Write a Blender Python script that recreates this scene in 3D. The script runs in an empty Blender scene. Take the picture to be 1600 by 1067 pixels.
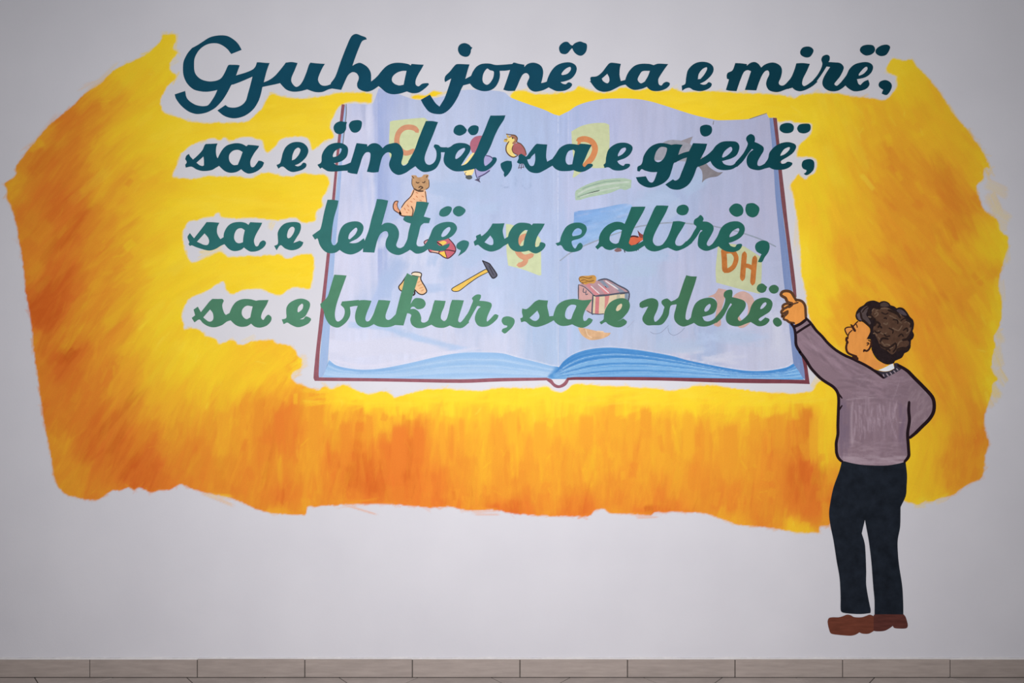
import bpy, math, random
import numpy as np
from mathutils import Vector
from mathutils.geometry import tessellate_polygon, delaunay_2d_cdt

# ------------------------------------------------------------------ camera, world, lamp, exposure
SC = bpy.context.scene
S = 0.002675                      # metres on the wall per photo pixel
CAM_Z = 1.400
LENS = 24.0
DIST = 1600 * S * LENS / 36.0
cam_data = bpy.data.cameras.new('camera')
cam_data.lens = LENS; cam_data.sensor_width = 36.0; cam_data.sensor_fit = 'HORIZONTAL'
cam = bpy.data.objects.new('camera', cam_data)
SC.collection.objects.link(cam)
cam.location = (0, -DIST, CAM_Z)
cam.rotation_euler = (math.radians(90), 0, 0)
SC.camera = cam

world = bpy.data.worlds.new('room_ambient'); SC.world = world
world.use_nodes = True
bg = world.node_tree.nodes['Background']
bg.inputs[0].default_value = (0.95, 0.97, 1.0, 1); bg.inputs[1].default_value = 0.085

LAMP_W, LAMP_H, LAMP_D, LAMP_X, LAMP_Z = 2.0, 0.6, 2.75, -0.03, 0.10
lamp_data = bpy.data.lights.new('added_area_light', 'AREA')  # added unseen area light near the camera, fitted to the wall's edge darkening
lamp_data.shape = 'RECTANGLE'; lamp_data.size = LAMP_W; lamp_data.size_y = LAMP_H
lamp_data.energy = 97.0; lamp_data.color = (1.0, 0.985, 0.985)
lamp = bpy.data.objects.new('added_area_light', lamp_data)
SC.collection.objects.link(lamp)
lamp.location = (LAMP_X, -LAMP_D, CAM_Z + LAMP_Z)
lamp.rotation_euler = (math.radians(90), 0, 0)

SC.view_settings.view_transform = 'Standard'
SC.view_settings.look = 'None'
SC.view_settings.exposure = 0.0
SC.view_settings.gamma = 1.0
SC.view_settings.use_curve_mapping = False

rng = np.random.default_rng(7)
random.seed(7)

# ------------------------------------------------------------------ measuring helpers
def wx(px): return (px - 800.0) * S
def wz(py): return CAM_Z - (py - 533.5) * S

def lin(c):
    c = np.asarray(c, float) / 255.0
    return np.where(c <= 0.04045, c / 12.92, ((c + 0.055) / 1.055) ** 2.4)

def _irr(px, py):
    """relative lamp irradiance on the wall: used once to turn measured tones into paint reflectance"""
    X, Z = (px - 800) * S, -(py - 533.5) * S
    u = np.linspace(-.5, .5, 9) * LAMP_W + LAMP_X; v = np.linspace(-.5, .5, 3) * LAMP_H + LAMP_Z
    U, V = np.meshgrid(u, v)
    r2 = (X - U) ** 2 + (Z - V) ** 2 + LAMP_D ** 2
    return float((LAMP_D ** 2 / r2 ** 2).sum())
_E0 = _irr(700, 540)
AMB = 0.09
def light_at(px, py): return (1 - AMB) * _irr(px, py) / _E0 + AMB
KEXP = 1.105
def paint_rgb(rgb, at=(800, 533)):
    """reflectance of a paint whose photographed tone is rgb at wall point at"""
    a = lin(rgb) / (1.17 * light_at(*at))
    return tuple(np.clip(a, 0.003, 0.9))

# ------------------------------------------------------------------ crops used while tracing (origin x, origin y, scale)
K6 = 1600 / 260.0
CROP = {'A': (260, 40, K6), 'B': (500, 40, K6), 'C': (680, 40, K6), 'D': (900, 40, K6), 'E': (1140, 40, K6),
        '2A': (280, 165, K6), '2B': (490, 165, K6), '2C': (640, 165, K6), '2D': (790, 165, K6), '2E': (1030, 165, K6),
        '3A': (280, 290, K6), '3B': (490, 290, K6), '3C': (690, 290, K6), '3D': (850, 290, K6), '3E': (1010, 290, K6),
        '4A': (285, 400, K6), '4B': (490, 400, K6), '4C': (640, 400, K6), '4D': (790, 400, K6), '4E': (990, 400, K6),
        'P1': (1200, 440, 1600 / 240.0), 'P2': (1220, 540, K6), 'P3': (1270, 640, 1597 / 220.0),
        'P4': (1240, 760, K6), 'P5': (1240, 860, K6), 'P6': (1300, 460, 1600 / 150.0), 'F': (0, 0, 1.0)}

def pts(txt, crop='F'):
    """'x,y x,y! ...' -> list of (px, py, corner); @K switches the crop"""
    out = []
    ox, oy, k = CROP[crop]
    for t in txt.split():
        if t[0] == '@':
            ox, oy, k = CROP[t[1:]]; continue
        corner = t.endswith('!')
        x, y = t.rstrip('!').split(',')
        out.append((ox + float(x) / k, oy + float(y) / k, corner))
    return out

def smooth(p, closed=True, n=4):
    """Catmull-Rom through the points, corners kept sharp"""
    m = len(p); out = []
    rngi = range(m) if closed else range(m - 1)
    for i in rngi:
        p1, p2 = p[i], p[(i + 1) % m]
        p0 = p[i - 1] if (closed or i > 0) else p1
        p3 = p[(i + 2) % m] if (closed or i + 2 < m) else p2
        a, b = np.array(p1[:2]), np.array(p2[:2])
        d = np.linalg.norm(b - a)
        t1 = (b - np.array(p0[:2])) * 0.5 if not p1[2] else (b - a)
        t2 = (np.array(p3[:2]) - a) * 0.5 if not p2[2] else (b - a)
        for t, q in ((t1, d), (t2, d)):
            l = np.linalg.norm(t)
            if l > 1.1 * q and l > 0: t *= 1.1 * q / l
        out.append(tuple(a))
        if p1[2] and p2[2]: continue
        steps = n if d > 3 else 2
        for j in range(1, steps):
            s = j / steps
            h00 = 2*s**3 - 3*s**2 + 1; h10 = s**3 - 2*s**2 + s
            h01 = -2*s**3 + 3*s**2; h11 = s**3 - s**2
            out.append(tuple(h00*a + h10*t1 + h01*b + h11*t2))
    if not closed: out.append(tuple(p[-1][:2]))
    return out

def tidy(loop):
    o = [loop[0]]
    for q in loop[1:]:
        if (q[0]-o[-1][0])**2 + (q[1]-o[-1][1])**2 > 0.01: o.append(q)
    if (o[0][0]-o[-1][0])**2 + (o[0][1]-o[-1][1])**2 <= 0.01: o.pop()
    return o

def ribbon(path, w, n=4):
    """a brush line as one closed outline, tapering slightly at the ends"""
    c = smooth([(x, y, k) for x, y, k in path], closed=False, n=n)
    c = np.array(c); m = len(c)
    d = np.zeros_like(c); d[1:-1] = c[2:] - c[:-2]; d[0] = c[1] - c[0]; d[-1] = c[-1] - c[-2]
    d /= np.maximum(np.linalg.norm(d, axis=1, keepdims=True), 1e-6)
    nrm = np.stack([-d[:, 1], d[:, 0]], 1)
    t = np.linspace(0, 1, m)
    ww = w * 0.625 * (0.80 + 0.2 * np.minimum(1, np.minimum(t, 1 - t) * 8))[:, None]
    L = c + nrm * ww; R = c - nrm * ww
    tip1 = c[-1] + d[-1] * w * 0.5; tip0 = c[0] - d[0] * w * 0.5
    quads = ([tuple(tip0)], L, R, [tuple(tip1)])
    return quads

# ------------------------------------------------------------------ materials
MATS = {}
def _bsdf(m):
    m.use_nodes = True
    nt = m.node_tree
    return nt, nt.nodes['Principled BSDF']

def paint_mat(name, rgb, amp=0.10, stretch=(1, 1, 1), scale=38.0, rough=0.62):
    """matt wall paint of one colour with faint brush streaks"""
    key = (name, tuple(np.round(rgb, 4)), amp, stretch, scale)
    if key in MATS: return MATS[key]
    m = bpy.data.materials.new(name); nt, b = _bsdf(m); N, Lk = nt.nodes, nt.links
    geo = N.new('ShaderNodeNewGeometry')
    mp = N.new('ShaderNodeMapping'); mp.inputs['Scale'].default_value = stretch
    Lk.new(geo.outputs['Position'], mp.inputs['Vector'])
    nz = N.new('ShaderNodeTexNoise'); nz.inputs['Scale'].default_value = scale
    nz.inputs['Detail'].default_value = 5.0; nz.inputs['Roughness'].default_value = 0.6
    Lk.new(mp.outputs[0], nz.inputs['Vector'])
    mr = N.new('ShaderNodeMapRange'); mr.inputs['From Min'].default_value = 0.3; mr.inputs['From Max'].default_value = 0.7
    mr.inputs['To Min'].default_value = 1 - amp; mr.inputs['To Max'].default_value = 1 + amp
    Lk.new(nz.outputs['Fac'], mr.inputs['Value'])
    mul = N.new('ShaderNodeMix'); mul.data_type = 'RGBA'; mul.blend_type = 'MULTIPLY'
    mul.inputs[0].default_value = 1.0
    mul.inputs[6].default_value = (*rgb, 1)
    Lk.new(mr.outputs[0], mul.inputs[7])
    Lk.new(mul.outputs[2], b.inputs['Base Color'])
    b.inputs['Roughness'].default_value = rough
    b.inputs['Specular IOR Level'].default_value = 0.06
    MATS[key] = m
    return m

def canvas_mat(name, alpha=False, rough=0.62, bump_stretch=(1, 1, 1)):
    """brushwork paint: pigment per point of the mesh, fine grain added by noise"""
    m = bpy.data.materials.new(name); nt, b = _bsdf(m); N, Lk = nt.nodes, nt.links
    at = N.new('ShaderNodeAttribute'); at.attribute_name = 'pigment'
    geo = N.new('ShaderNodeNewGeometry')
    nz = N.new('ShaderNodeTexNoise'); nz.inputs['Scale'].default_value = 260.0; nz.inputs['Detail'].default_value = 4.0
    Lk.new(geo.outputs['Position'], nz.inputs['Vector'])
    mr = N.new('ShaderNodeMapRange'); mr.inputs['From Min'].default_value = 0.25; mr.inputs['From Max'].default_value = 0.75
    mr.inputs['To Min'].default_value = 0.95; mr.inputs['To Max'].default_value = 1.05
    Lk.new(nz.outputs['Fac'], mr.inputs['Value'])
    mul = N.new('ShaderNodeMix'); mul.data_type = 'RGBA'; mul.blend_type = 'MULTIPLY'; mul.inputs[0].default_value = 1.0
    Lk.new(at.outputs['Color'], mul.inputs[6]); Lk.new(mr.outputs[0], mul.inputs[7])
    Lk.new(mul.outputs[2], b.inputs['Base Color'])
    b.inputs['Roughness'].default_value = rough
    b.inputs['Specular IOR Level'].default_value = 0.06
    if alpha:
        ac = N.new('ShaderNodeAttribute'); ac.attribute_name = 'cover'
        tr = N.new('ShaderNodeBsdfTransparent'); mx = N.new('ShaderNodeMixShader')
        Lk.new(ac.outputs['Fac'], mx.inputs[0]); Lk.new(tr.outputs[0], mx.inputs[1]); Lk.new(b.outputs[0], mx.inputs[2])
        Lk.new(mx.outputs[0], N['Material Output'].inputs['Surface'])
    return m

# ------------------------------------------------------------------ object helpers
COL = SC.collection
RIM = 0.00012                     # thickness of a paint film
def link(o, parent=None):
    COL.objects.link(o)
    if parent is not None: o.parent = parent
    return o

class Thing:
    """an Empty on the wall at the thing's base; parts are added as flat paint films around it"""
    def __init__(self, name, label, cat, base, group=None):
        self.o = bpy.data.objects.new(name, None)
        self.o.empty_display_size = 0.02
        self.base = base
        self.o.location = (wx(base[0]), 0, wz(base[1]))
        self.o['label'] = label; self.o['category'] = cat
        if group: self.o['group'] = group
        link(self.o)

def film(name, loops_list, depth, mat, thing=None, parent=None, label=None, quads=None):
    """paint film: every entry of loops_list is [outer, hole, ...] in photo pixels; a front face plus its thin rim"""
    bx, by = thing.base if thing else (800, 533.5)
    V, F = [], []
    def put(p, y): V.append(((p[0] - bx) * S, y, -(p[1] - by) * S)); return len(V) - 1
    for loops in loops_list:
        loops = [tidy(l) for l in loops]
        base = len(V)
        flat = []
        for l in loops:
            for p in l: flat.append(put(p, -depth))
        tris = tessellate_polygon([[Vector((p[0], p[1], 0)) for p in l] for l in loops])
        for t in tris:
            a, b2, c = (flat[i] for i in t)
            pa, pb, pc = V[a], V[b2], V[c]
            if (pb[0]-pa[0])*(pc[2]-pa[2]) - (pb[2]-pa[2])*(pc[0]-pa[0]) < 0: b2, c = c, b2
            F.append((a, b2, c))
        k = 0
        for l in loops:
            n = len(l)
            back = [put(p, -depth + RIM) for p in l]
            fr = flat[k:k+n]; k += n
            for i in range(n):
                j = (i + 1) % n
                F.append((fr[i], fr[j], back[j], back[i]))
    for (t0, L, R, t1) in (quads or []):
        base = len(V); m = len(L)
        i0 = put(t0[0], -depth)
        li = [put(p, -depth) for p in L]; ri = [put(p, -depth) for p in R]
        i1 = put(t1[0], -depth)
        def add(*ix):
            a, b2, c = (V[i] for i in ix[:3])
            if (b2[0]-a[0])*(c[2]-a[2]) - (b2[2]-a[2])*(c[0]-a[0]) < 0: ix = ix[::-1]
            F.append(ix)
        add(i0, li[0], ri[0])
        for i in range(m - 1): add(li[i], li[i+1], ri[i+1], ri[i])
        add(li[-1], i1, ri[-1])
        ring = [i0] + li + [i1] + ri[::-1]
        rb = []
        for i in ring:
            x, _, z = V[i]; V.append((x, -depth + RIM, z)); rb.append(len(V) - 1)
        for i in range(len(ring)):
            j = (i + 1) % len(ring)
            F.append((ring[i], ring[j], rb[j], rb[i]))
    me = bpy.data.meshes.new(name)
    me.from_pydata(V, [], F); me.materials.append(mat); me.update()
    o = bpy.data.objects.new(name, me)
    link(o, parent if parent is not None else (thing.o if thing else None))
    if label: o['label'] = label
    return o

def lines(name, specs, depth, mat, thing, parent=None, label=None):
    """specs: list of (point text, crop, width px); every brush line is a part of its own"""
    for i, (t, c, w) in enumerate(specs):
        film(name, [], depth + 9e-6 * i, mat, thing, parent, label, quads=[ribbon(pts(t, c), w)])

def shape(name, txt, crop, depth, mat, thing, holes=(), parent=None, label=None, n=4):
    return film(name, [[smooth(pts(txt, crop), n=n)] + [smooth(pts(h, crop), n=n) for h in holes]], depth, mat, thing, parent, label)

# ------------------------------------------------------------------ brush canvas (pigment worked out stroke by stroke)
W, H = 1600, 1067
def blur(a, r):
    k = 2 * r + 1
    for ax in (0, 1):
        pad = [(0, 0)] * a.ndim; pad[ax] = (r + 1, r)
        c = np.cumsum(np.pad(a, pad, mode='edge'), axis=ax)
        if ax == 0: a = (c[k:] - c[:-k]) / k
        else: a = (c[:, k:] - c[:, :-k]) / k
    return a

def mask_of(loop):
    """even-odd raster of a polygon at one sample per pixel"""
    p = np.array(loop); m = np.zeros((H, W), bool)
    x0, y0 = p[:, 0], p[:, 1]; x1, y1 = np.roll(x0, -1), np.roll(y0, -1)
    for y in range(max(0, int(y0.min())), min(H, int(y0.max()) + 2)):
        yc = y + 0.0
        s = ((y0 <= yc) & (y1 > yc)) | ((y1 <= yc) & (y0 > yc))
        if not s.any(): continue
        xs = np.sort(x0[s] + (yc - y0[s]) / (y1[s] - y0[s]) * (x1[s] - x0[s]))
        for a, b in zip(xs[::2], xs[1::2]):
            m[y, max(0, int(math.ceil(a))):max(0, int(math.floor(b)) + 1)] = True
    return m

def idw(ctrl, step=8, power=3.0):
    """smooth field through control values, on a coarse grid, sampled bilinearly"""
    c = np.array([(x, y) for x, y, *_ in ctrl], float); v = np.array([q[2:] for q in ctrl], float)
    gx, gy = np.arange(0, W + step, step), np.arange(0, H + step, step)
    X, Y = np.meshgrid(gx, gy)
    d2 = (X[..., None] - c[:, 0]) ** 2 + (Y[..., None] - c[:, 1]) ** 2 + 60.0
    w = d2 ** (-power / 2)
    f = (w[..., None] * v).sum(2) / w.sum(2)[..., None]
    xs, ys = np.arange(W) / step, np.arange(H) / step
    xi, yi = xs.astype(int), ys.astype(int); fx, fy = (xs - xi)[None, :, None], (ys - yi)[:, None, None]
    a = f[yi][:, xi]; b = f[yi][:, xi + 1]; c2 = f[yi + 1][:, xi]; d = f[yi + 1][:, xi + 1]
    return (a * (1 - fx) + b * fx) * (1 - fy) + (c2 * (1 - fx) + d * fx) * fy

def noise2(cell, seed):
    r = np.random.default_rng(seed); ch, cw = H // cell + 3, W // cell + 3
    g = r.random((ch, cw))
    xs, ys = np.arange(W) / cell, np.arange(H) / cell
    xi, yi = xs.astype(int), ys.astype(int); fx, fy = (xs - xi), (ys - yi)
    fx = fx * fx * (3 - 2 * fx); fy = fy * fy * (3 - 2 * fy)
    fx, fy = fx[None], fy[:, None]
    return (g[yi][:, xi] * (1 - fx) + g[yi][:, xi + 1] * fx) * (1 - fy) + (g[yi + 1][:, xi] * (1 - fx) + g[yi + 1][:, xi + 1] * fx) * fy

def dab(cv, cx, cy, L, Wd, ang, col, alpha, r, cover=None, cov_amt=0.0, dry=0.5, bend=0.0):
    """one bristle stroke: length L, width Wd px, direction ang (degrees, image up)"""
    ca, sa = math.cos(math.radians(ang)), -math.sin(math.radians(ang))
    ex = abs(ca) * L / 2 + abs(sa) * Wd / 2 + 2 + abs(bend); ey = abs(sa) * L / 2 + abs(ca) * Wd / 2 + 2 + abs(bend)
    xa, xb, ya, yb = int(max(0, cx - ex)), int(min(W, cx + ex + 1)), int(max(0, cy - ey)), int(min(H, cy + ey + 1))
    if xb <= xa or yb <= ya: return
    X, Y = np.meshgrid(np.arange(xa, xb) - cx, np.arange(ya, yb) - cy)
    u = (X * ca + Y * sa) / (L / 2); v = (-X * sa + Y * ca)
    if bend: v = v + bend * u * u
    v = v / (Wd / 2)
    nb = max(4, int(Wd * 1.3))
    br = r.random(nb + 2); br = 1 - dry * br
    ln = 0.75 + 0.25 * r.random(nb + 2); l0 = 0.75 + 0.25 * r.random(nb + 2)
    q = np.clip((v + 1) / 2 * nb, 0, nb + 0.999); qi = q.astype(int); qf = q - qi
    b = br[qi] * (1 - qf) + br[np.minimum(qi + 1, nb + 1)] * qf
    e1 = ln[qi] * (1 - qf) + ln[np.minimum(qi + 1, nb + 1)] * qf
    e0 = l0[qi] * (1 - qf) + l0[np.minimum(qi + 1, nb + 1)] * qf
    a = np.clip((e1 - u) * 5, 0, 1) * np.clip((u + e0) * 5, 0, 1) * np.clip((1 - np.abs(v)) * Wd / 2.2, 0, 1) * b * alpha
    sub = cv[ya:yb, xa:xb]
    sub += (np.asarray(col) - sub) * a[..., None]
    if cover is not None and cov_amt > 0:
        c = cover[ya:yb, xa:xb]; np.maximum(c, a * cov_amt / max(alpha, 1e-3), out=c)

def sample(a, x, y):
    return a[min(H - 1, max(0, int(y))), min(W - 1, max(0, int(x)))]

def canvas_mesh(name, loop, cv, depth, mat, thing, step=3.0, parent=None, label=None):
    """flat film with a crisp outline whose points carry the canvas pigment"""
    loop = tidy(loop); bx, by = thing.base
    p = np.array(loop)
    # resample the outline so the triangulation stays even
    out = []
    for i in range(len(p)):
        a, b = p[i], p[(i + 1) % len(p)]
        n = max(1, int(np.linalg.norm(b - a) / (step * 1.2)))
        for j in range(n): out.append(a + (b - a) * j / n)
    out = np.array(out)
    x0, y0 = out.min(0); x1, y1 = out.max(0)
    gx, gy = np.meshgrid(np.arange(x0 + step / 2, x1, step), np.arange(y0 + step / 2, y1, step))
    mk = blur(mask_of(loop).astype(float), 1)
    g = np.stack([gx.ravel(), gy.ravel()], 1)
    g = g + rng.uniform(-.12, .12, g.shape) * step
    ok = mk[np.clip(g[:, 1].round().astype(int), 0, H - 1), np.clip(g[:, 0].round().astype(int), 0, W - 1)] > 0.98
    g = g[ok]
    allp = [Vector((float(a), float(b))) for a, b in out] + [Vector((float(a), float(b))) for a, b in g]
    nb = len(out)
    vs, es, fs, *_ = delaunay_2d_cdt(allp, [], [list(range(nb))], 1, 1e-4)
    P = np.array([(v.x, v.y) for v in vs])
    V = [((x - bx) * S, -depth, -(y - by) * S) for x, y in P]
    F = []
    for t in fs:
        a, b, c = t[:3]
        if (V[b][0]-V[a][0])*(V[c][2]-V[a][2]) - (V[b][2]-V[a][2])*(V[c][0]-V[a][0]) < 0: b, c = c, b
        F.append((a, b, c))
    n0 = len(V)
    V += [((x - bx) * S, -depth + RIM, -(y - by) * S) for x, y in out]
    V += [((x - bx) * S, -depth, -(y - by) * S) for x, y in out]
    for i in range(nb):
        j = (i + 1) % nb
        F.append((n0 + nb + i, n0 + nb + j, n0 + j, n0 + i))
    me = bpy.data.meshes.new(name); me.from_pydata(V, [], F); me.materials.append(mat)
    allxy = np.vstack([P, out, out])
    xi = np.clip(allxy[:, 0], 0, W - 1.01); yi = np.clip(allxy[:, 1], 0, H - 1.01)
    ix, iy = xi.astype(int), yi.astype(int); fx, fy = (xi - ix)[:, None], (yi - iy)[:, None]
    c = (cv[iy, ix] * (1-fx) + cv[iy, ix+1] * fx) * (1-fy) + (cv[iy+1, ix] * (1-fx) + cv[iy+1, ix+1] * fx) * fy
    at = me.attributes.new('pigment', 'FLOAT_COLOR', 'POINT')
    at.data.foreach_set('color', np.hstack([c, np.ones((len(c), 1))]).astype(np.float32).ravel())
    me.update()
    o = bpy.data.objects.new(name, me); link(o, parent if parent is not None else thing.o)
    if label: o['label'] = label
    return o

# ================================================================== THE ROOM
def struct(o): o['kind'] = 'structure'; return o

def box_mesh(name, x0, x1, y0, y1, z0, z1, mat):
    V = [(x, y, z) for z in (z0, z1) for y in (y0, y1) for x in (x0, x1)]
    F = [(0, 2, 3, 1), (4, 5, 7, 6), (0, 1, 5, 4), (1, 3, 7, 5), (3, 2, 6, 7), (2, 0, 4, 6)]
    me = bpy.data.meshes.new(name); me.from_pydata(V, [], F); me.materials.append(mat); me.update()
    return me

def plaster_mat():
    m = bpy.data.materials.new('white_wall_paint'); nt, b = _bsdf(m); N, Lk = nt.nodes, nt.links
    geo = N.new('ShaderNodeNewGeometry')
    n1 = N.new('ShaderNodeTexNoise'); n1.inputs['Scale'].default_value = 3.0; n1.inputs['Detail'].default_value = 6
    n2 = N.new('ShaderNodeTexNoise'); n2.inputs['Scale'].default_value = 120.0; n2.inputs['Detail'].default_value = 4
    for n in (n1, n2): Lk.new(geo.outputs['Position'], n.inputs['Vector'])
    cr = N.new('ShaderNodeValToRGB')
    cr.color_ramp.elements[0].position = 0.3; cr.color_ramp.elements[0].color = (0.600, 0.597, 0.648, 1)
    cr.color_ramp.elements[1].position = 0.7; cr.color_ramp.elements[1].color = (0.635, 0.632, 0.682, 1)
    Lk.new(n1.outputs['Fac'], cr.inputs[0]); Lk.new(cr.outputs[0], b.inputs['Base Color'])
    bp = N.new('ShaderNodeBump'); bp.inputs['Strength'].default_value = 0.12; bp.inputs['Distance'].default_value = 0.002
    Lk.new(n2.outputs['Fac'], bp.inputs['Height']); Lk.new(bp.outputs[0], b.inputs['Normal'])
    b.inputs['Roughness'].default_value = 0.7; b.inputs['Specular IOR Level'].default_value = 0.15
    return m

def tile_mat(name, rgb, var=0.10):
    m = bpy.data.materials.new(name); nt, b = _bsdf(m); N, Lk = nt.nodes, nt.links
    tc = N.new('ShaderNodeNewGeometry'); oi = N.new('ShaderNodeObjectInfo')
    mp = N.new('ShaderNodeMapping'); mp.inputs['Scale'].default_value = (1, 3, 8)
    Lk.new(tc.outputs['Position'], mp.inputs['Vector'])
    n1 = N.new('ShaderNodeTexNoise'); n1.inputs['Scale'].default_value = 9.0; n1.inputs['Detail'].default_value = 8
    n1.inputs['Roughness'].default_value = 0.65
    Lk.new(mp.outputs[0], n1.inputs['Vector'])
    cr = N.new('ShaderNodeValToRGB')
    cr.color_ramp.elements[0].position = 0.3; cr.color_ramp.elements[0].color = (*[c * 0.86 for c in rgb], 1)
    cr.color_ramp.elements[1].position = 0.72; cr.color_ramp.elements[1].color = (*[c * 1.12 for c in rgb], 1)
    Lk.new(n1.outputs['Fac'], cr.inputs[0])
    mr = N.new('ShaderNodeMapRange'); mr.inputs['To Min'].default_value = 1 - var; mr.inputs['To Max'].default_value = 1 + var
    Lk.new(oi.outputs['Random'], mr.inputs['Value'])
    mul = N.new('ShaderNodeMix'); mul.data_type = 'RGBA'; mul.blend_type = 'MULTIPLY'; mul.inputs[0].default_value = 1
    Lk.new(cr.outputs[0], mul.inputs[6]); Lk.new(mr.outputs[0], mul.inputs[7])
    Lk.new(mul.outputs[2], b.inputs['Base Color'])
    b.inputs['Roughness'].default_value = 0.5; b.inputs['Specular IOR Level'].default_value = 0.3
    return m

XE = 4.4                       # the wall runs on past both picture edges
wall = struct(link(bpy.data.objects.new('wall_back', box_mesh('wall_back', -XE, XE, 0, 0.15, 0, 3.05, plaster_mat()))))
wall['label'] = 'white plastered wall carrying the painted mural'; wall['category'] = 'wall'

grout = paint_mat('dark_grout', (0.085, 0.075, 0.068), amp=0.2)
floor = struct(link(bpy.data.objects.new('floor', box_mesh('floor', -XE, XE, -4.3, 0.15, -0.05, -0.0015, grout))))
floor['label'] = 'taupe floor of square tiles laid diagonally'; floor['category'] = 'floor'

FACE = 0.009                   # front of the skirting tiles
kf = (DIST - FACE) / DIST
PITCH = 237.9 * S * kf
c0, d0 = (54 - 800) * S * kf - FACE, (177 - 800) * S * kf + FACE    # joints where they meet the skirting
ftile = tile_mat('taupe_floor_tile', (0.44, 0.385, 0.36), 0.06)

def clip(poly, f):
    out = []
    for i in range(len(poly)):
        a, b = poly[i], poly[(i + 1) % len(poly)]
        fa, fb = f(a), f(b)
        if fa >= 0: out.append(a)
        if (fa >= 0) != (fb >= 0):
            t = fa / (fa - fb); out.append((a[0] + (b[0]-a[0])*t, a[1] + (b[1]-a[1])*t))
    return out
G = 0.0028
full_tile_mesh = None
for i in range(-12, 20):
    for j in range(-12, 24):
        ua, ub, va, vb = c0 + i*PITCH + G, c0 + (i+1)*PITCH - G, d0 + j*PITCH + G, d0 + (j+1)*PITCH - G
        quad = [((u+v)/2, (u-v)/2) for u, v in ((ua, va), (ub, va), (ub, vb), (ua, vb))]
        cx, cy = sum(q[0] for q in quad)/4, sum(q[1] for q in quad)/4
        if abs(cx) > XE + .3 or cy < -4.4 or cy > 0.35: continue
        p = quad
        for f in (lambda q: -FACE - 0.0012 - q[1], lambda q: q[1] + 4.25, lambda q: q[0] + XE, lambda q: XE - q[0]):
            p = clip(p, f) if p else p
        if len(p) < 3: continue
        ar = sum(p[k][0]*p[(k+1) % len(p)][1] - p[(k+1) % len(p)][0]*p[k][1] for k in range(len(p)))
        if abs(ar) < 0.002: continue
        if ar < 0: p = p[::-1]
        whole = abs(abs(ar) / 2 - (ub-ua) * (vb-va) / 2) < 1e-6
        if whole and full_tile_mesh is not None: me = full_tile_mesh
        else:
            n = len(p)
            V = [(x - cx, y - cy, 0.0) for x, y in p] + [(x - cx, y - cy, -0.006) for x, y in p]
            F = [tuple(range(n))] + [(k, n + k, n + (k+1) % n, (k+1) % n) for k in range(n)]
            me = bpy.data.meshes.new('tile'); me.from_pydata(V, [], F); me.materials.append(ftile); me.update()
            if whole: full_tile_mesh = me
        o = bpy.data.objects.new('tile', me); o.location = (cx, cy, 0)
        link(o, floor)

bb = struct(link(bpy.data.objects.new('baseboard_back', box_mesh('baseboard_back', -XE, XE, -0.0045, 0.0, 0.0, 0.074, grout))))
bb['label'] = 'taupe tiled skirting along the foot of the wall'; bb['category'] = 'skirting'
stile = tile_mat('taupe_skirting_tile', (0.352, 0.300, 0.276), 0.04)
BTOP = CAM_Z - (1030.2 - 533.5) * S * kf
SP = 168.15 * S * kf; b0 = (139.8 - 800) * S * kf
rt = random.Random(3)
k0 = int((-XE - b0) / SP) + 1
def tile_prism(w, h):
    e = 0.0015; g = 0.0019
    fr = [(-w/2+g, 0.001), (w/2-g, 0.001), (w/2-g, h), (-w/2+g, h)]
    V = [(x, 0.0, z) for x, z in fr] + [(x, -FACE + e, z) for x, z in fr] + \
        [(x - math.copysign(e, x), -FACE, z + (e if z < h/2 else -e)) for x, z in fr]
    F = []
    for a in (0, 4):
        for k in range(4): F.append((a + k, a + 4 + k, a + 4 + (k+1) % 4, a + (k+1) % 4))
    F = [tuple(reversed(f)) for f in F] + [(8, 9, 10, 11)]
    return V, F
for k in range(k0, k0 + 60):
    xa = b0 + k * SP; xb = xa + SP
    if xb > XE: break
    V, F = tile_prism(SP, BTOP + rt.uniform(-0.0016, 0.0012))
    me = bpy.data.meshes.new('tile'); me.from_pydata(V, [], F); me.materials.append(stile); me.update()
    o = bpy.data.objects.new('tile', me); o.location = ((xa + xb) / 2, rt.uniform(-0.0006, 0), 0)
    link(o, bb)
# bead of white filler on top of the skirting
V, F = [], []
xs = np.linspace(-XE, XE, 260)
for i, x in enumerate(xs):
    t = BTOP + 0.0055 + 0.0012 * math.sin(i * 1.7) + 0.001 * math.sin(i * 0.61)
    V += [(x, -FACE + 0.001, BTOP - 0.001), (x, -FACE * 0.6, BTOP + 0.003), (x, 0.0, t)]
    if i:
        a = 3 * (i - 1); b = 3 * i
        F += [(a, b, b+1, a+1), (a+1, b+1, b+2, a+2)]
me = bpy.data.meshes.new('filler_bead'); me.from_pydata(V, [], F)
me.materials.append(paint_mat('white_filler', (0.66, 0.64, 0.65), amp=0.06)); me.update()
o = bpy.data.objects.new('filler_bead', me); link(o, bb)
o['label'] = 'white bead of filler along the skirting top'

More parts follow.
